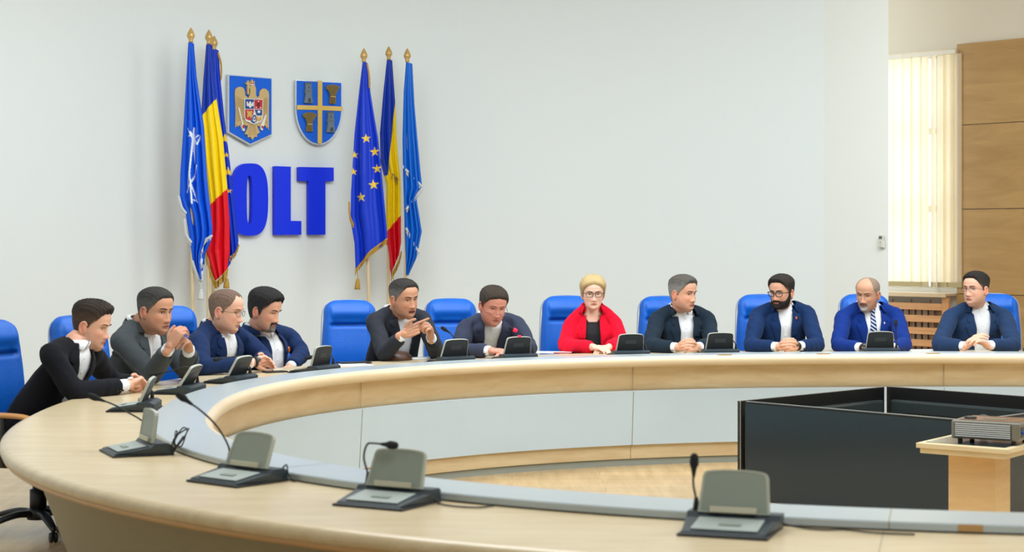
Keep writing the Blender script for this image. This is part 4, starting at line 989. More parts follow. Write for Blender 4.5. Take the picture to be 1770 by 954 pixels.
def person(label, head, yaw, pitch, roll, hs, neck, shR, shL, elR, elL, wrR, wrL, lean, jacket, jacket_col, hands=None, skin='med', hair=None, beard=None, glasses=None,
           vwidth=(.05, .055), tie=False, belly=1.0, pin=None, watch=None, jaw=1.0, width=1.0, woman=False, blouse=None, seed=1, pelvis=None, brow=(60, 44, 36), mouth_open=0, eyes_open=1.0, notch=True, cuff=True, vmid=0, lapel_w=.07, ear_red=8):
    A = lambda p: at(*p)
    Hc, Nk = A(head), A((neck[0], neck[1]-NKUP, neck[2])); SR, SL, ER, EL, WR, WL = map(A, ((shR[0], shR[1]-SHUP, shR[2]), (shL[0], shL[1]-SHUP, shL[2]), elR, elL, wrR, wrL))
    l = SL-SR; l.z = 0; l.normalize(); f = Vector((l.y, -l.x, 0)); up = Vector((0, 0, 1))      # l = person's left, f = forward
    mid = (SR+SL)/2; PV = Vector((mid.x, mid.y, 0))-f*lean; PV.z = .50
    if pelvis is not None: PV = Vector((pelvis[0], pelvis[1], .50))
    root = thing('person', label, 'person', (PV.x, PV.y, 0)); O = Vector((PV.x, PV.y, 0))
    # everything is modelled relative to O
    Hc, Nk, SR, SL, ER, EL, WR, WL, PVr, mid = [v-O for v in (Hc, Nk, SR, SL, ER, EL, WR, WL, PV, mid)]
    if width != 1:
        c = (SR+SL)/2; SR = c+(SR-c)*width; SL = c+(SL-c)*width
    Rm = Matrix.Rotation(math.radians(yaw), 3, 'Z') @ Matrix.Rotation(math.radians(pitch), 3, 'X') @ Matrix.Rotation(math.radians(roll), 3, 'Y')
    def hp(x, ff, z): return Hc+Rm @ Vector((x*hs, -ff*hs, z*hs))
    Ra = np.array(Rm); Ha = np.array(Hc)
    def hpn(X, Fw, Z): return (np.stack([X, -Fw, Z], -1).reshape(-1, 3)*hs)@Ra.T+Ha
    def hinv(V): q = ((V-Ha)@Ra)/hs; return q[:, 0], -q[:, 1], q[:, 2]
    if getattr(hands, 'C', None):
        cc = at(*hands.C)-O
        WR = cc-(cc-WR).normalized()*.098; WL = cc-(cc-WL).normalized()*.098
    # ---- torso stations
    ax = (mid-PVr); 
    def torso(bm, grow, top=True, waist=.15, ng=0):
        st = [(-.02, .165, .125), (.2, .165*belly, .125*belly), (.42, .17*belly, .128*belly), (.65, .18, .128), (.83, .183, .118), (.93, .168, .10), (1.0, .135, .082)]
        rings = []; sg = 36
        for t, rx, ry in st:
            c = PVr+ax*t+f*(.02*math.sin(pi*min(t, 1)))
            if t > .9: c = c+up*.0
            rings.append((c, rx*(.5+.5*width)+grow, ry+grow))
        # up to the neck
        for q, rx, ry in ((.35, .098, .072), (.7, .074, .064), (1.0, .063, .060)):
            rings.append((mid+up*.012+(Nk-mid)*q, rx+grow+ng*q, ry+grow+ng*q))
        vs = []
        for c, rx, ry in rings: vs.append([bm.verts.new(c+l*rx*math.copysign(abs(math.cos(2*pi*k/sg))**.85, math.cos(2*pi*k/sg))+f*ry*math.copysign(abs(math.sin(2*pi*k/sg))**.9, math.sin(2*pi*k/sg))) for k in range(sg)])
        for a, b in zip(vs, vs[1:]):
            for k in range(sg): bm.faces.new((a[k], a[(k+1) % sg], b[(k+1) % sg], b[k]))
        bm.faces.new(vs[0][::-1]); bm.faces.new(vs[-1])
    def sleeve(bm, S, E, W, g, endf, pad=0):
        e = W-E; P = [S+(mid-S)*.22, S, S+(E-S)*.5, E-(E-S)*.06, E+e*.12, E+e*.55, E+e*endf]
        tube(bm, P, [.064+g+pad, .058+g+pad, .054+g, .050+g, .049+g, .044+g, .038+g], 18, 5, smoothpath=True, cap='round' if g < .003 else 'flat')
    # ---- body (head, neck, torso, arms, hands, legs) as one skin
    bm = bmesh.new()
    X, Fw, Z, a = head_grid(64, 96, jaw)
    P = hpn(X, Fw, Z); na = 96; vs = [bm.verts.new(p) for p in P]
    for fc in gridfaces(64, na): bm.faces.new([vs[i] for i in fc])
    bm.faces.new(vs[:na][::-1]); bm.faces.new(vs[-na:])
    nr = (.048 if woman else .060)*hs
    tube(bm, [Nk+(mid-Nk)*.9-up*.02, Nk-f*.004, hp(0, -.012, -.075), hp(0, -.015, -.03)], [nr*.75, nr*.96, nr, nr*.92], 20, 4, up=f)
    if not woman: tube(bm, [hp(0, .055, -.098), Nk+f*.022*hs+up*.012], [.032*hs, .022], 12, 3)         # under the chin
    for s in (-1, 1):          # ears
        me_ = Matrix(((Rm @ Matrix.Rotation(s*.35, 3, 'Z') @ Matrix.Rotation(-.15, 3, 'X')))).to_4x4()
        c = hp(s*.079, -.004, -.012)
        ball(bm, c, (.0075*hs, .017*hs, .030*hs), 16, me_)
        pts = [hp(s*(.082+.006*math.cos(q-.6)), -.004-.019*math.cos(q), -.010+.030*math.sin(q)) for q in np.linspace(-2.0, 2.6, 12)]
        tube(bm, pts, .0052*hs, 8, 2)
    torso(bm, -.012)
    for S, E, W_ in ((SR, ER, WR), (SL, EL, WL)):
        tube(bm, [S, S+(E-S)*.5, E, E+(W_-E)*.5, W_], [.052, .045, .038, .037, .027], 16, 4)
    if hands: hands(bm, WR, WL, f, l, up, ER, EL, O)
    kn = []
    for s in (-1, 1):
        hip = PVr+l*s*.09; kne = hip+f*.42+l*s*.05; kne.z = .50; an = kne+f*.03; an.z = .10; toe = an+f*.14; toe.z = .045; kn.append((hip, kne, an, toe))
        tube(bm, [hip, kne], [.075, .05], 12, 2); tube(bm, [kne, an], [.05, .035], 12, 2); tube(bm, [an, toe], [.032, .025], 12, 2)
    me, V = remeshed(bm, .0035, 1)
    # skin colour by place on the head
    base = np.array(srgb(*SKIN[skin])[:3]) if isinstance(skin, str) else np.array(srgb(*skin)[:3])
    hx, hf, hz = hinv(V); C = np.tile(base, (len(V), 1)); g = lambda v, s: np.exp(-(v/s)**2)
    red = base*np.array([1.0, .72, .70]); inh = (hf > -.12) & (hz > -.13)
    m = (g(np.abs(hx)-.045, .02)*g(hz+.035, .02)*.5+g(hx, .014)*g(hz+.043, .012)*.5)*(hf > .03)+(np.abs(hx) > .077)*g(hz+.01, .04)*(ear_red/10)
    m = np.clip(m, 0, 1)*inh; C = C*(1-m[:, None])+red*m[:, None]
    az = np.degrees(np.arctan2(np.abs(hx), hf))
    if not woman:          # shaved beard shadow and cropped hair roots (true skin tone differences)
        dk = base*np.array([.62, .62, .66]); zb = np.interp(az, [0, 15, 35, 55, 68, 85], [-.050, -.050, -.062, -.055, -.02, -.02])
        m = sstep(0, .012, zb-hz)*(hz > -.135)*(hf > .0)*(np.hypot(hx/.024, (hz+.071)/.009) > 1)*.38; C = C*(1-m[:, None])+dk*m[:, None]
    ca = me.color_attributes.new('skin_tone', 'FLOAT_COLOR', 'POINT'); ca.data.foreach_set('color', np.concatenate([C, np.ones((len(C), 1))], 1).astype(np.float32).ravel())
    me.name = 'body'; newobj('body', me, M_skin, root)
    # ---- face pieces
    def surf(x, z, off): return hp(x, float(face_f(np.array(x), np.array(z), jaw))+off, z)
    for s in (-1, 1):
        bm = bmesh.new(); c = hp(s*.031, float(face_f(np.array(s*.031), np.array(0.), jaw))-.0025, -.001); ball(bm, c, (.0125*hs, .0062*hs, .0055*hs*eyes_open), 16, Rm.to_4x4()); eo = obj('eye', bm, M_eye, root, True)
        bm = bmesh.new(); c2 = hp(s*.031-.000, float(face_f(np.array(s*.031), np.array(0.), jaw))+.0016, -.001); ball(bm, c2, (.0052*hs, .0030*hs, .0050*hs*eyes_open), 12, Rm.to_4x4()); obj('iris', bm, M_iris, eo, True)
        bm = bmesh.new(); tube(bm, [surf(s*(.031+q), .0045*eyes_open-.9*q*q*10*.02+.001, .002) for q in np.linspace(-.014, .015, 7)], .0015*hs, 6, 2); obj('eyelid', bm, mat('lid_'+str(skin), srgb(*[v*.62 for v in (SKIN[skin] if isinstance(skin, str) else skin)]), .6), root, True)
        bm = bmesh.new(); tube(bm, [surf(s*q, .0195+.006*math.sin((q-.012)/.038*2.4)-.0015, .0015) for q in np.linspace(.013, .050, 8)], [.0028*hs, .0036*hs, .0038*hs, .0036*hs, .0034*hs, .003*hs, .0024*hs, .0014*hs], 8, 2, flat=.8); obj('eyebrow', bm, mat('brow_%d_%d' % (brow[0], brow[1]), srgb(*brow), .9), root, True)
    bs = SKIN[skin] if isinstance(skin, str) else skin
    ml = mat('lips_%s' % str(bs), srgb(bs[0]*.84, bs[1]*.62, bs[2]*.62), .45); md_ = mat('mouth_line', srgb(70, 26, 24), .7)
    bm = bmesh.new(); xs = np.linspace(-.024, .024, 11); mo = mouth_open
    tube(bm, [surf(x, -.0685-.0025*abs(x/.024)**1.5+mo, -.0005) for x in xs], [.0010*hs]+[.0033*hs]*9+[.0010*hs], 8, 2, flat=.8)
    tube(bm, [surf(x, -.0750+.0035*abs(x/.024)**1.5-mo, -.0005) for x in xs], [.0010*hs]+[.0036*hs]*9+[.0010*hs], 8, 2, flat=.8); lp = obj('lips', bm, ml, root, True)
    bm = bmesh.new(); tube(bm, [surf(x, -.0718, .0012) for x in xs*1.02], [.0008*hs]+[(.0013+mo)*hs]*9+[.0008*hs], 8, 2, flat=1.0); obj('mouth', bm, md_, lp, True)
    # ---- hair and beard
    def shell(name, maskfn, thickfn, m, colfn=None, nz=110, na=150, ext=None):
        X, Fw, Z, a = head_grid(nz, na, jaw, features=(name != 'hair'))
        azz = np.degrees(np.arctan2(np.abs(X), Fw)); mk = maskfn(X, Fw, Z, azz); th = thickfn(X, Fw, Z, azz, mk)
        cx, cf, cz = X*0, Fw*0, np.clip(Z, -.2, .03)*1.0
        dx, df, dz_ = X-cx, Fw-cf-.0, Z-.02; L = np.sqrt(dx**2+df**2+dz_**2)+1e-6
        if name != 'hair': dz_ = dz_*.4; L = np.sqrt(dx**2+df**2+dz_**2)+1e-6
        th = np.where(mk > 0, th, -.004)
        X2, F2, Z2 = X+dx/L*th, Fw+df/L*th, Z+dz_/L*th
        if ext: X2, F2, Z2 = ext(X2, F2, Z2, azz, mk)
        P = hpn(X2, F2, Z2); keep = mk.reshape(-1) > -.006; Fc = [q for q in gridfaces(nz, na) if all(keep[i] for i in q)]
        if name == 'hair' : Fc.append(tuple(range((nz-1)*na, nz*na)))
        if not Fc: return None
        used = np.unique(np.array([i for q in Fc for i in q])); rem = -np.ones(nz*na, int); rem[used] = range(len(used))
        o = objnp(name, P[used], [tuple(rem[i] for i in q) for q in Fc], m, root)
        if colfn is not None:
            Cc = colfn(X, Fw, Z, azz).reshape(-1, 3)[used]; ca = o.data.color_attributes.new('tone', 'FLOAT_COLOR', 'POINT'); ca.data.foreach_set('color', np.concatenate([Cc, np.ones((len(Cc), 1))], 1).astype(np.float32).ravel())
        return o
    rg = np.random.RandomState(seed)
    if hair:
        h = dict(front=.078, temple=.064, side=.004, top=.016, col=(40, 32, 28), col2=None, quiff=.0, recess=.0, nape=-.07, part=0, noise=.0014, burn=-.012); h.update(hair)
        lineaz = [0, 22, 38, 52, 66, 76, 84, 94, 106, 125, 180]; 
        linez = [h['front'], h['front']+h['recess'], h['temple']+h['recess']*.6, .036, .016, h['burn'], -.005, .016, -.012, h['nape']+.012, h['nape']]
        if woman: linez = [.074, .064, .048, .030, .0, -.022, -.035, -.04, -.05, -.06, -.07]
        def mk(X, Fw, Z, az): return Z-np.interp(az, lineaz, linez)+.0012*np.sin(az*1.7)+.0010*np.sin(az*4.3+X*90)
        def th(X, Fw, Z, az, m):
            t = h['side']+(h['top']-h['side'])*sstep(.035, .095, Z)
            if woman: t = .010+.008*sstep(.0, .09, Z)+.006*sstep(60, 120, az)
            t = t+h['quiff']*np.exp(-((Z-.095)/.025)**2)*sstep(60, 10, az)
            strand = np.sin(az*.9+np.sin(Z*60)*1.5)*np.sin(Fw*190+X*60)+.6*np.sin(X*420+Z*90)
            t = t+h['noise']*strand*sstep(.0, .06, Z)
            return t*sstep(0, .012 if not woman else .02, m)**.5+.0008
        c1 = np.array(srgb(*h['col'])[:3]); c2 = np.array(srgb(*(h['col2'] or h['col']))[:3])
        def cf(X, Fw, Z, az):
            ed = (sstep(-.004, .016, mk(X, Fw, Z, az))*.6*sstep(40, 62, az)+1-.6*sstep(40, 62, az))[..., None] if not woman else 1
            k = sstep(.085, .035, Z)[..., None]; n_ = (1+.16*np.sin(X*700+Fw*90)*np.sin(Fw*120+Z*300))[..., None]
            return (c1*(1-k)+c2*k)*n_*ed+base*.85*(1-ed)
        shell('hair', mk, th, mat('hair', (1, 1, 1, 1), .65, attr='tone', bump=.7, bscale=300, spec=.25, stretch=(1, .25, 1)), cf)
    if beard:
        b = dict(kind='full', t=.006, col=(40, 30, 26)); b.update(beard)
        def mb(X, Fw, Z, az):
            if b['kind'] == 'full':
                zb = np.interp(az, [0, 15, 32, 50, 64, 78, 86], [-.052, -.053, -.060, -.056, -.035, -.004, .0]); m = zb-Z
                m = np.minimum(m, (92-az)*.001)
            elif b['kind'] == 'jaw': m = np.minimum(np.interp(az, [0, 20, 40, 60], [-.080, -.078, -.075, -.08])-Z, (52-az)*.001)
            else:
                m = np.minimum(np.minimum(-.053-Z, .034-np.abs(X)), (60-az)*.001)
                if b['kind'] == 'goatee': m = np.minimum(m, .031-np.abs(X)-.1*np.abs(Z+.075))
            mouth = (np.hypot(X/.0235, (Z+.072)/.0085)-1)*.012
            m = np.minimum(m, np.where(Fw > .04, mouth, 1))
            return np.where(Fw > -.02, m, -1)
        cb = np.array(srgb(*b['col'])[:3]); cb2 = np.array(srgb(*b.get('col2', b['col']))[:3])
        def cfb(X, Fw, Z, az): k = sstep(-.065, -.085, Z)[..., None]; return (cb*(1-k)+cb2*k)*(1+.15*np.sin(X*900)*np.sin(Z*800))[..., None]
        shell('beard', mb, lambda X, Fw, Z, az, m: b['t']*sstep(-.002, .010, m)**.6+.0008, mat('hair', 0), cfb, 130, 170)
    # ---- glasses
    if glasses:
        gcol, gr, gw, gh, gz = glasses['col'], glasses['r'], glasses['w'], glasses['h'], glasses.get('z', -.004)
        mg = mat('frame_%d' % gcol[0], srgb(*gcol), .35, metal=glasses.get('metal', 0)); go = None
        bm = bmesh.new(); fo = .104+glasses.get('fo', 0); rings = []
        for s in (-1, 1):
            pts = []
            for k in range(20):
                q = 2*pi*k/20; n_ = 3.0
                pts.append((s*.033+gw*math.copysign(abs(math.cos(q))**(2/n_), math.cos(q)), fo-.010*(abs(s*.033+gw*math.cos(q))/.06)**2, gz+gh*math.copysign(abs(math.sin(q))**(2/n_), math.sin(q))*(1.0 if math.sin(q) > 0 else .95)))
            rings.append(pts)
            if glasses.get('rim', True): tube(bm, [hp(*p) for p in pts+pts[:2]], gr*hs, 7, 1, False)
            elif True: tube(bm, [hp(*p) for p in pts[9:]+pts[:2]], gr*.5*hs, 5, 1, False)
            tube(bm, [hp(s*(.033+gw), fo-.008, gz+gh*.5), hp(s*.078, .075, gz+gh*.45), hp(s*.084, .01, gz+gh*.45+glasses.get('tz', .0)), hp(s*.083, -.015, -.004)], gr*.9*hs, 7, 4)
        tube(bm, [hp(-.033+gw, fo-.002, gz+gh*.3), hp(0, fo+.004, gz+gh*.45), hp(.033-gw, fo-.002, gz+gh*.3)], gr*hs, 7, 4)
        go = obj('glasses', bm, mg, root, True)
        for pts in rings:
            bm = bmesh.new(); vv = [bm.verts.new(hp(*p)) for p in pts]; bm.faces.new(vv); obj('lens', bm, MATS['lens'], go)
    # ---- shirt or blouse (torso layer, cuffs, collar)
    bm = bmesh.new(); torso(bm, -.004, ng=0 if woman else .011)
    meS, VS = remeshed(bm, .010, 2)
    NS = getn(meS); VS = displace(VS, NS, .0014, seed+40); meS.vertices.foreach_set('co', VS.ravel())
    bmS = bmesh.new(); bmS.from_mesh(meS); naxis = (Nk-mid).normalized()
    if woman:
        nkc = Nk-up*.03+f*.04
        dl = [v for v in bmS.verts if ((v.co-nkc).dot(up) > -.02 and abs((v.co-Nk).dot(l)) < .085 and (v.co-Nk).dot(up)*1.0+(v.co-Nk).dot(f)*-.55 > -.085+.0)]
        dl = [v for v in bmS.verts if ((v.co-Nk).dot(l)/.085)**2+(((v.co-Nk).dot(up)-.02)/.140)**2 < 1 and (v.co-Nk).dot(f) > -.02]+[v for v in bmS.verts if (v.co-Nk).dot(up) > -.02]
        bmesh.ops.delete(bmS, geom=list(set(dl)), context='VERTS')
    M_sh = M_shirt if blouse is None else mat('blouse_%d' % blouse[0], srgb(*blouse), .8)
    bmS2 = bmesh.new()
    def cuffs(so_):
        for S, E, W_ in ((SR, ER, WR), (SL, EL, WL)):
            bmC = bmesh.new(); e = (W_-E); e1 = e.normalized(); tube(bmC, [E+e*.62, E+e*.94, E+e*.945, E+e*.93], [.036, .0355, .033, .028], 18, 1, False, cap='flat'); obj('shirt_cuff', bmC, M_sh, so_, True)
    if not woman:
        # standing collar and folded leaves
        nf = 44; cr = nr*1.10+.004
        cN = Nk+(hp(0, -.012, -.075)-Nk)*.10+up*.006; axn = ((hp(0, -.012, -.075)-Nk).normalized()*.75+up*.35).normalized()
        e1 = l; e2 = (f-axn*f.dot(axn)).normalized()
        def ring(q, r, hgt):
            bk_ = max(0, -math.cos(q)); return cN+(e1*math.sin(q)*r*1.04+e2*math.cos(q)*(r-.016*bk_))+axn*(hgt-.022*bk_)
        rows = []
        for k in range(nf+1):
            q = 2*pi*k/nf*(.985)+.05; fr = math.exp(-(min(q, 2*pi-q)/.55)**2); back = (1-math.cos(q))/2
            rows.append([ring(q, cr+.003, -.028), ring(q, cr-.001, .010-.004*back), ring(q, cr+.003, .016-.004*back), ring(q, cr+.008+.005*fr, .010-.006*back), ring(q, cr+.019+.015*fr, -.016-.044*fr), ring(q, cr+.015+.013*fr, -.018-.044*fr)])
        vr = [[bmS.verts.new(p) for p in r_] for r_ in rows]
        for a_, b_ in zip(vr, vr[1:]):
            for k in range(5): bmS.faces.new((a_[k], b_[k], b_[k+1], a_[k+1]))
    bmesh.ops.recalc_face_normals(bmS, faces=bmS.faces); bmS.to_mesh(meS); bmS.free(); meS.name = 'shirt'
    so = newobj('blouse' if woman else 'shirt', meS, M_sh, root, True)
    if cuff: cuffs(so)
    # ---- jacket
    bm = bmesh.new(); torso(bm, .006)
    for S, E, W_ in ((SR, ER, WR), (SL, EL, WL)): sleeve(bm, S, E, W_, .006, .80 if cuff else .93)
    for S in (SR, SL): tube(bm, [S, S+(Nk-S)*.5+up*.004-f*.004, Nk-up*.022-f*.012], [.062, .060, .060], 16, 4)
    meJ, VJ = remeshed(bm, .0085, 3)
    el = []
    for S, E, W_ in ((SR, ER, WR), (SL, EL, WL)):
        a1 = ((W_-E).normalized()+(S-E).normalized()*-1).normalized(); el.append((tuple(E+(mid-E).normalized()*.02), tuple(a1), .0042)); el.append((tuple(S+(E-S)*.12), tuple((E-S).normalized()), .0022))
        el.append((tuple(E+(W_-E)*.5), tuple((W_-E).normalized()), .0022)); el.append((tuple(S+(E-S)*.55), tuple((l+up*.6).normalized()), .0026))
    VJ = displace(VJ, getn(meJ), .0020, seed, el); meJ.vertices.foreach_set('co', VJ.ravel()); meJ.update()
    TJ = BVHTree.FromPolygons([tuple(v) for v in VJ], [tuple(p.vertices) for p in meJ.polygons])
    # front opening: |x| < half width, from the hem to the neck
    Ln = ax.normalized(); lowz = (mid-PVr).length
    def vhalf(hh): # hh = height above the mid-shoulder line along up (negative below)
        t = np.clip((hh+.34)/.34, 0, 1.2); return vwidth[0]+(vwidth[1]-vwidth[0])*t+.014*sstep(-.10, .0, hh)*(0 if woman else 1)+vmid*np.sin(pi*np.clip(t, 0, 1))
    midA, lA, fA, upA, NkA = np.array(mid), np.array(l), np.array(f), np.array(up), np.array(Nk)
    # the opening follows the torso axis
    def coords(V):
        hh = (V-midA)@upA; axn_ = np.array(ax)/max(ax.z, 1e-3); cen = midA[None]+hh[:, None]*np.where(hh[:, None] < 0, axn_[None], np.array((Nk-mid)/max((Nk-mid).z, .02))[None]); r = V-cen; return r@lA, r@fA, hh
    xx, ff, hh = coords(VJ)
    NJ = getn(meJ); armd = np.full(len(VJ), 9.)
    for S, E, W_ in ((SR, ER, WR), (SL, EL, WL)):
        for a_, b_ in ((S, E), (E, W_)):
            a_, b_ = np.array(a_), np.array(b_); t = np.clip(((VJ-a_)@(b_-a_))/((b_-a_)@(b_-a_)), 0, 1); armd = np.minimum(armd, np.linalg.norm(VJ-a_-t[:, None]*(b_-a_), axis=1))
    tors = armd > .064
    vh = vhalf(hh)
    gfn = np.abs(xx)-vh
    neckcut = (hh > (Nk-mid).z-.035+.012) & (np.abs(xx) < .11)
    dN = VJ-NkA; rN = np.sqrt((dN@lA)**2+((dN@fA))**2); hN = dN@upA
    cut = ((gfn < 0) & (ff > .0) & tors) | ((rN < nr+.024+.016*sstep(.0, .05, dN@fA)-(.0 if woman else .06)*sstep(-.015, -.045, dN@fA)) & (hN > -.045-.45*np.clip(dN@fA, -.06, .1))) | ((hN > .03) & (rN < .16))
    bmJ = bmesh.new(); bmJ.from_mesh(meJ); bmJ.verts.ensure_lookup_table()
    keepv = ~cut
    # snap the rim onto the exact outline
    for e in bmJ.edges:
        a_, b_ = e.verts[0].index, e.verts[1].index
        if cut[a_] != cut[b_]:
            k = b_ if cut[a_] else a_
            if ff[k] > 0 and gfn[k] < .012 and tors[k]:
                v = bmJ.verts[k]; v.co -= l*float(math.copysign(gfn[k], xx[k])*.9)
    bmesh.ops.delete(bmJ, geom=[bmJ.verts[i] for i in np.nonzero(cut)[0]], context='VERTS')
    bmesh.ops.delete(bmJ, geom=[v for v in bmJ.verts if not v.link_faces], context='VERTS')
    bmJ.to_mesh(meJ); bmJ.free(); meJ.name = 'jacket'
    MJ = cloth_mat(jacket, jacket_col); jo = newobj('jacket', meJ, MJ, root, True)
    sd = jo.modifiers.new('thickness', 'SOLIDIFY'); sd.thickness = .004; sd.offset = 1
    def onjac(x, hgt, off, tree=TJ):
        c = mid+up*hgt+(ax/max(ax.z, 1e-3)*hgt-up*hgt if hgt < 0 else (Nk-mid)/max((Nk-mid).z, .02)*hgt-up*hgt)
        o_ = c+l*x+f*.5; hit = tree.ray_cast(o_, -f, 1.0)
        if hit[0] is None or (hit[0]-c).dot(f) < -.02: return None if hit[0] is None else hit[0]+f*off
        return hit[0]+f*off
    # lapels
    tz = (Nk-mid).z
    mlap = MJ
    for s in (-1, 1):
        top_h = min(tz-.02, .03); bot_h = -.26; NH, NB = 26, 6; rowsL = []
        for i in range(NH+1):
            t = i/NH; hgt = top_h+(bot_h-top_h)*t
            wl_ = lapel_w*np.interp(t, [0, .10, .22, .30, .34, 1], [.55, .72, .80, 1.05, 1.12, .12])
            if notch and .215 < t < .27: wl_ *= .62
            row = []
            for j in range(NB+1):
                x = s*(float(vhalf(hgt))-.004+wl_*j/NB); p = onjac(x, hgt, .0105-.003*(j/NB)**2)
                row.append(p)
            rowsL.append(row)
        # limit jumps where an arm or hand is in front
        good = [[p is not None for p in r_] for r_ in rowsL]
        ref = None
        for r_ in rowsL:
            for j, p in enumerate(r_):
                if p is None: continue
                c = p.dot(f)
        bm = bmesh.new(); VV = [[bm.verts.new(p) if p is not None else None for p in r_] for r_ in rowsL]
        for i in range(NH):
            for j in range(NB):
                q = [VV[i][j], VV[i][j+1], VV[i+1][j+1], VV[i+1][j]]
                if any(v is None for v in q): continue
                fs = [v.co.dot(f) for v in q]
                if max(fs)-min(fs) > .035: continue
                bm.faces.new(q)
        bmesh.ops.delete(bm, geom=[v for v in bm.verts if not v.link_faces], context='VERTS')
        bm.verts.ensure_lookup_table(); seen = set(); best = []
        for v0 in bm.verts:
            if v0 in seen: continue
            comp = [v0]; seen.add(v0); k = 0
            while k < len(comp):
                for e_ in comp[k].link_edges:
                    w_ = e_.other_vert(comp[k])
                    if w_ not in seen: seen.add(w_); comp.append(w_)
                k += 1
            if len(comp) > len(best): best = comp
        bs_ = set(best); bmesh.ops.delete(bm, geom=[v for v in bm.verts if v not in bs_], context='VERTS')
        lo = obj('lapel', bm, mlap, jo, True); sd = lo.modifiers.new('thickness', 'SOLIDIFY'); sd.thickness = .004; sd.offset = 0
    # jacket collar round the back of the neck
    bm = bmesh.new(); cr2 = nr*1.06+.016; cN2 = Nk-up*.012; nf = 30; axc = (naxis*.5+up*.5).normalized(); rowsC = []
    for k in range(nf+1):
        q = math.radians(42+276*k/nf); sn, cs = math.sin(q), math.cos(q); bk = (1-cs)/2
        def rp(r, hgt): return cN2+l*sn*r*1.12+f*cs*r*1.0+axc*hgt
        rowsC.append([rp(cr2+.008, -.035), rp(cr2+.001, -.004+.034*bk), rp(cr2+.006, .004+.036*bk), rp(cr2+.020, -.006+.016*bk), rp(cr2+.040, -.045)])
    vr = [[bm.verts.new(p) for p in r_] for r_ in rowsC]
    for a_, b_ in zip(vr, vr[1:]):
        for k in range(4): bm.faces.new((a_[k], b_[k], b_[k+1], a_[k+1]))
    co = obj('jacket_collar', bm, MJ, jo, True); sd = co.modifiers.new('thickness', 'SOLIDIFY'); sd.thickness = .004; sd.offset = 0
    # sleeve buttons
    for S, E, W_ in ((SR, ER, WR), (SL, EL, WL)):
        bm = bmesh.new(); e = (W_-E); oo = (e.cross(up)); oo = oo.normalized() if oo.length > 1e-4 else l
        for q in (.66, .71, .76): ball(bm, E+e*q-oo*.0+(-f*.0)+(up*-.02)+(E-mid).cross(e).normalized()*.0+f*.043, (.006, .004, .006), 10)
        obj('sleeve_buttons', bm, M_black, jo, True)
    # shirt placket and buttons
    TS = BVHTree.FromPolygons([tuple(v) for v in VS], [tuple(p.vertices) for p in so.data.polygons if max(p.vertices) < len(VS)]) if not woman else None
    if TS:
        bm = bmesh.new(); rows = []
        for i in range(30):
            hgt = tz-.045-.30*i/29; r_ = [onjac(x, hgt, .0022, TS) for x in (-.014, .014)]
            if all(p is not None for p in r_): rows.append([bm.verts.new(p) for p in r_])
        for a_, b_ in zip(rows, rows[1:]): bm.faces.new((a_[0], b_[0], b_[1], a_[1]))
        for i in range(4):
            p = onjac(0, tz-.085-.075*i, .004, TS)
            if p is not None: ball(bm, p, (.005, .003, .005), 8)
        pl_ = obj('placket', bm, M_shirt, so, False); pl_.modifiers.new('thickness', 'SOLIDIFY').thickness = .002
        if tie:
            bm = bmesh.new(); rows = []
            mt = bpy.data.materials.new('striped_tie'); mt.use_nodes = True; nt = mt.node_tree; b_ = nt.nodes['Principled BSDF']; b_.inputs['Roughness'].default_value = .5
            at_ = nt.nodes.new('ShaderNodeTexCoord'); mp_ = nt.nodes.new('ShaderNodeMapping'); mp_.inputs['Rotation'].default_value = (0, math.radians(-35), 0); wv = nt.nodes.new('ShaderNodeTexWave'); wv.bands_direction = 'Z'; wv.inputs['Scale'].default_value = 13
            rp_ = nt.nodes.new('ShaderNodeValToRGB'); rp_.color_ramp.interpolation = 'CONSTANT'; rp_.color_ramp.elements[0].color = srgb(22, 34, 92); rp_.color_ramp.elements[1].position = .6; rp_.color_ramp.elements[1].color = srgb(196, 208, 232)
            nt.links.new(at_.outputs['Object'], mp_.inputs[0]); nt.links.new(mp_.outputs[0], wv.inputs['Vector']); nt.links.new(wv.outputs['Fac'], rp_.inputs[0]); nt.links.new(rp_.outputs[0], b_.inputs['Base Color'])
            for i in range(34):
                t = i/33; hgt = tz-.030-.33*t; w = np.interp(t, [0, .06, .10, .13, 1], [.021, .018, .013, .017, .040]); off = np.interp(t, [0, .06, .1, .14, 1], [.022, .022, .014, .010, .008])
                r_ = [onjac(x*w, hgt, off-.004*abs(x), TS) for x in (-1, -.5, 0, .5, 1)]
                if all(p is not None for p in r_): rows.append([bm.verts.new(p) for p in r_])
            for a_, b2 in zip(rows, rows[1:]):
                for k in range(4): bm.faces.new((a_[k], b2[k], b2[k+1], a_[k+1]))
            to = obj('necktie', bm, mt, root, True); to.modifiers.new('thickness', 'SOLIDIFY').thickness = .004
    if pin:
        p = onjac(pin[0], pin[1], .013)
        if p is not None:
            bm = bmesh.new(); ball(bm, p, (pin[2], .003, pin[3]), 10, Matrix.Rotation(math.atan2(f.x, -f.y), 4, 'Z')); obj(pin[5] if len(pin) > 5 else 'lapel_pin', bm, mat('pin_%d' % pin[4][0], srgb(*pin[4]), .4, metal=.3), jo, True)
    if watch:
        E, W_ = (ER, WR) if watch == 'R' else (EL, WL); e = (W_-E).normalized(); c = W_+e*.004; side = e.cross(up).normalized(); u2 = side.cross(e)
        bm = bmesh.new(); pts = [c+side*math.cos(q)*.031+u2*math.sin(q)*.027 for q in np.linspace(0, 2*pi, 20)]; tube(bm, pts, .008, 8, 1, False, flat=1.2); wo = obj('watch', bm, M_black, root, True)
        bm = bmesh.new(); q = Matrix(); ball(bm, c+(f*.7+up*.5).normalized()*.030, (.017, .017, .017), 14); obj('watch_case', bm, mat('watch_steel', srgb(90, 92, 92), .3, metal=.6), wo, True)
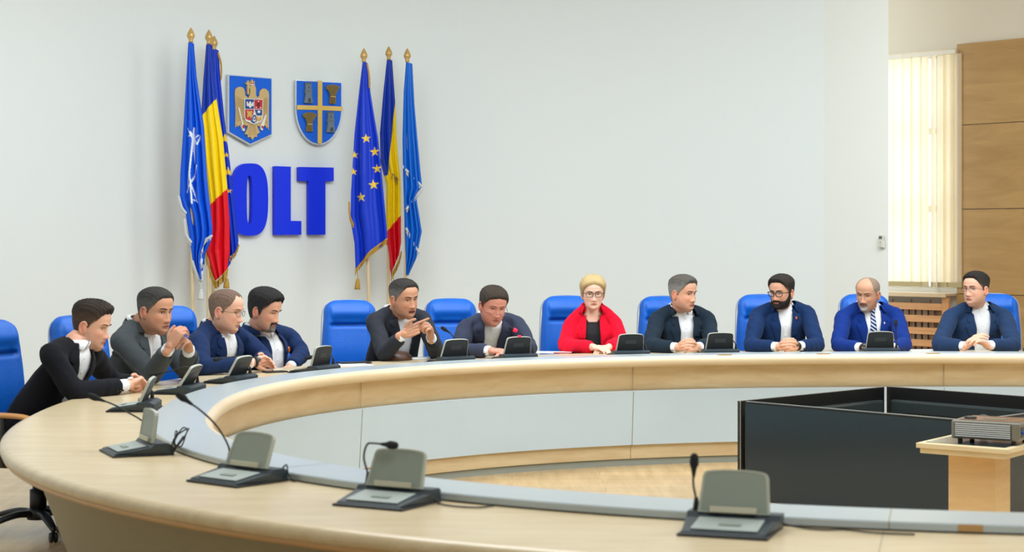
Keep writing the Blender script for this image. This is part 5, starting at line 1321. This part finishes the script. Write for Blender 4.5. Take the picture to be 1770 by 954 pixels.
    # ---- trousers and shoes
    bm = bmesh.new(); tube(bm, [PVr-l*.06, PVr+l*.06], [.125, .125], 18, 2)
    for hip, kne, an, toe in kn:
        tube(bm, [hip, hip+(kne-hip)*.5, kne-f*.01, kne+(an-kne)*.12, kne+(an-kne)*.6, an], [.092, .086, .068, .066, .058, .054], 16, 4, cap='flat')
    meT, VT = remeshed(bm, .012, 2); meT.name = 'trousers'; newobj('trousers', meT, cloth_mat('trousers_'+jacket, [max(12, v*.7) for v in jacket_col]) if not woman else cloth_mat('trousers_black', (22, 22, 24)), root, True)
    for hip, kne, an, toe in kn:
        bm = bmesh.new(); tube(bm, [an-f*.05-up*.05, an+f*.04-up*.045, toe+f*.02-up*.005, toe+f*.06-up*.01], [.038, .042, .042, .026], 14, 4, flat=.75, up=up); tube(bm, [an-up*.03, an+up*.03], [.042, .044], 12, 1, False); obj('shoe', bm, M_black, root, True)
    return root

def clasp(C=None, curl=(52, 48, 22), fold=True, tilt=.0, rise=0.0, sc=1.0, slack=0, fwd=.55):
    """both hands joined at C (px,py,Y); palms facing, thumbs up, fingers folded over each other's backs"""
    def go(bm, WR, WL, f, l, up, ER, EL, O):
        c = at(*C)-O
        for right, Wr in ((True, WR), (False, WL)):
            s = 1 if right else -1
            tgt = c-l*s*.012+up*(.006 if right else -.006)
            d = (tgt-Wr); 
            n = (l*s+f*.25)
            k = curl; e = slack
            hand(bm, Wr, d, n, right, [(k[0]-e, k[1], k[2]), (k[0]+2-e, k[1], k[2]), (k[0]+5-e, k[1]+2, k[2]), (k[0]+8-e, k[1]+5, k[2])], thumb=(.75, .25, .38), sc=sc, lift=(.005 if right else -.005), spread=.03)
    go.C = C
    return go
def rest(curls=(30, 30, 15), sc=1.0, dR=None, dL=None, nR=None, nL=None):
    def go(bm, WR, WL, f, l, up, ER, EL, O):
        for right, W_, E, dd, nn in ((True, WR, ER, dR, nR), (False, WL, EL, dL, nL)):
            s = 1 if right else -1
            d = Vector(dd) if dd else (W_-E).normalized()*.6+f*.3+l*s*.4-up*.08
            n = Vector(nn) if nn else -up+l*s*.35
            hand(bm, W_, d, n, right, [curls]*4, thumb=(.3, .2, .5), sc=sc)
    return go
NAVY = (24, 44, 84)
def point_pose(bm, WR, WL, f, l, up, ER, EL, O):
    hand(bm, WR, Vector((1, -.05, .42)), Vector((.15, .95, .0)), True, [(2, 6, 5), (78, 88, 45), (82, 88, 45), (84, 85, 45)], thumb=(-.2, -.4), sc=1.08)
    hand(bm, WL, at(742, 556, 12.02)-O-WL, Vector((-.75, -.55, .0)), False, [(62, 75, 40), (70, 80, 45), (74, 82, 45), (76, 82, 45)], thumb=(.5, .5), sc=1.05)
person('person in black suit at the left end of the table, leaning forward with clasped hands', (157, 562, 9.55), 80, 12, 0, 1.05, (131, 610, 9.5), (90, 614, 9.28), (158, 614, 9.62),
       (128, 678, 9.25), (196, 662, 9.95), (216, 667, 9.50), (226, 664, 9.78), .36, 'black', (22, 23, 30), hands=clasp((243, 660, 9.62)), skin='fair', seed=1,
       hair=dict(col=(52, 42, 36), col2=(84, 66, 54), top=.020, side=.003, quiff=.012, noise=.002), brow=(90, 66, 50), belly=1.08)
def mouth_hands(bm, WR, WL, f, l, up, ER, EL, O):
    c = at(312, 573, 10.0)-O
    for right, W_ in ((True, WR), (False, WL)):
        s = 1 if right else -1
        hand(bm, W_, c-l*s*.01-W_+up*(.0), l*s*1.0-up*.1, right, [(48, 50, 22)]*4, thumb=(.1, .05), sc=1.02, lift=.005*s)
person('person in dark grey suit resting chin on raised clasped hands, elbows on the table', (268, 537, 10.3), 58, 6, 0, 1.10, (246, 575, 10.4), (210, 590, 10.2), (288, 588, 10.55),
       (262, 650, 10.15), (326, 645, 10.45), (294, 598, 9.98), (326, 600, 10.15), .30, 'charcoal', (74, 80, 84), hands=mouth_hands, skin='tan', seed=2,
       hair=dict(col=(56, 54, 52), col2=(92, 90, 86), top=.010, side=.003), brow=(44, 34, 28), belly=1.15, jaw=1.08)
person('person in navy suit with thin glasses and short receding brown hair, hands clasped', (390, 537, 11.2), 74, 8, 0, 1.12, (376, 578, 11.3), (342, 590, 11.05), (424, 588, 11.45),
       (350, 634, 10.85), (456, 622, 11.45), (432, 627, 11.0), (446, 622, 11.3), .28, 'navy', NAVY, hands=clasp((458, 624, 11.12)), skin='fair', seed=3,
       hair=dict(col=(122, 98, 84), col2=(134, 112, 98), top=.005, side=.0025, front=.088, recess=.012, noise=.0012), brow=(150, 110, 84), belly=1.15, jaw=1.1,
       glasses=dict(col=(92, 74, 60), r=.0013, w=.024, h=.016, metal=.6, rim=True), watch='R')
person('person in navy suit with dark goatee and open white shirt, leaning back and looking down', (457, 536, 11.75), 66, 14, 0, 1.12, (447, 583, 11.85), (418, 590, 11.75), (500, 583, 12.15),
       (440, 640, 11.55), (522, 612, 12.05), (474, 641, 11.80), (500, 636, 11.80), .12, 'navy', NAVY, hands=rest(), skin='med', seed=4, eyes_open=.4,
       hair=dict(col=(36, 34, 34), col2=(44, 42, 42), top=.024, side=.010, quiff=.004, burn=-.03, front=.076), beard=dict(kind='goatee', col=(60, 48, 42), col2=(128, 120, 112), t=.007), brow=(40, 32, 28), vwidth=(.10, .06), belly=1.1,
       pin=(.125, -.07, .014, .022, (226, 120, 50), 'pocket_square'))
person('person in charcoal suit gesturing with a pointing finger and a raised fist', (698, 516, 12.35), 40, 6, -4, 1.12, (688, 556, 12.5), (648, 556, 12.35), (730, 552, 12.6),
       (664, 612, 12.15), (755, 608, 12.35), (699, 577, 12.02), (744, 581, 12.1), .25, 'dark_charcoal', (46, 49, 58), hands=point_pose, skin='tan', seed=5, pelvis=(-.96, 12.85), mouth_open=.003,
       hair=dict(col=(52, 48, 46), col2=(118, 116, 114), top=.010, side=.003, front=.082), brow=(44, 34, 30), belly=1.12, jaw=1.05, vwidth=(.055, .06))
person('person in dark blue-grey suit peering over low glasses, one forearm across the table', (852, 528, 12.6), 22, 16, 3, 1.12, (848, 566, 12.9), (808, 566, 12.75), (892, 562, 12.8),
       (794, 606, 12.55), (916, 602, 12.6), (850, 606, 12.42), (884, 608, 12.42), .32, 'slate', (56, 62, 82), hands=rest((25, 30, 15)), skin=(218, 150, 130), seed=6, pelvis=(-.26, 13.18), eyes_open=.7,
       hair=dict(col=(64, 54, 46), col2=(66, 58, 52), top=.014, side=.008, front=.074, recess=-.006, burn=-.01), brow=(100, 70, 54), belly=1.2, jaw=1.1, width=1.05,
       glasses=dict(col=(60, 44, 42), r=.0016, w=.021, h=.010, z=-.026, fo=.012, tz=.028, rim=False))
person('person with blond hair and dark glasses in a bright red jacket over a black top', (1025, 507, 13.2), 2, 3, 0, 1.02, (1024, 547, 13.3), (988, 559, 13.3), (1060, 556, 13.3),
       (977, 598, 13.18), (1074, 594, 13.2), (1026, 600, 12.98), (1052, 600, 13.02), .12, 'red', (226, 14, 48), hands=rest((22, 26, 12), sc=.9), skin='pale', seed=7, woman=True, blouse=(24, 24, 28),
       hair=dict(col=(206, 178, 128), col2=(190, 160, 112)), brow=(150, 120, 90), glasses=dict(col=(48, 34, 38), r=.0022, w=.025, h=.019, z=-.002), vwidth=(.075, .055), cuff=False, width=.97, lapel_w=.06, ear_red=2)
person('person in dark teal suit with greying hair, hands clasped, looking to the right', (1180, 507, 13.3), 46, 4, 0, 1.10, (1178, 550, 13.4), (1136, 552, 13.35), (1222, 552, 13.45),
       (1124, 598, 13.12), (1232, 596, 13.2), (1168, 601, 12.98), (1212, 601, 13.0), .16, 'teal', (30, 44, 58), hands=clasp((1190, 597, 12.9)), skin='med', seed=8,
       hair=dict(col=(92, 88, 82), col2=(138, 138, 134), top=.014, side=.005, quiff=.006, front=.078), brow=(60, 50, 44), belly=1.12, jaw=1.12, vwidth=(.06, .05))
person('person in blue suit with full dark beard and thick black glasses, hands clasped', (1351, 505, 13.4), -38, 5, 0, 1.03, (1352, 545, 13.5), (1310, 546, 13.45), (1394, 541, 13.5),
       (1298, 598, 13.2), (1414, 596, 13.2), (1343, 600, 13.02), (1390, 600, 13.05), .18, 'royal_navy', (20, 46, 88), hands=clasp((1364, 596, 12.93)), skin='med', seed=9,
       hair=dict(col=(50, 44, 40), col2=(44, 38, 34), top=.020, side=.008, quiff=.008, front=.080, burn=-.03), beard=dict(kind='full', col=(40, 32, 28), t=.009), brow=(36, 28, 24),
       glasses=dict(col=(20, 20, 22), r=.0028, w=.025, h=.019), vwidth=(.045, .045), pin=(.085, -.02, .008, .012, (226, 218, 200)), watch='L')
person('person with bald head, grey goatee and striped tie in a bright blue suit', (1500, 508, 13.45), -34, 9, 3, 1.06, (1502, 546, 13.55), (1458, 548, 13.5), (1548, 545, 13.55),
       (1449, 597, 13.25), (1564, 596, 13.25), (1492, 601, 13.0), (1540, 602, 13.0), .16, 'royal_blue', (14, 48, 126), hands=rest((28, 30, 14)), skin=(206, 156, 128), seed=10, tie=True, eyes_open=.7,
       hair=dict(col=(150, 130, 114), col2=(150, 132, 118), top=.0006, side=.0012, front=.14, temple=.13, recess=0, noise=.0), beard=dict(kind='goatee', col=(110, 98, 90), col2=(176, 170, 166), t=.006), brow=(90, 74, 64),
       pin=(.085, -.045, .006, .010, (220, 218, 210)), watch='R', belly=1.1)
person('person in steel blue suit with rimless glasses, fingertips together, rightmost at the table', (1687, 500, 13.4), -50, -2, 0, 1.05, (1689, 545, 13.5), (1646, 548, 13.45), (1734, 547, 13.5),
       (1624, 597, 13.15), (1752, 597, 13.15), (1668, 600, 12.98), (1710, 600, 12.98), .18, 'steel_blue', (32, 54, 88), hands=clasp((1689, 586, 12.93), curl=(34, 26, 14), slack=6), skin='fair', seed=11,
       hair=dict(col=(40, 36, 34), col2=(66, 60, 56), top=.016, side=.003, front=.080, quiff=.002), brow=(50, 38, 32), belly=1.15, jaw=1.1, width=1.04, vwidth=(.055, .055),
       glasses=dict(col=(90, 70, 60), r=.0012, w=.024, h=.015, metal=.5, rim=True))
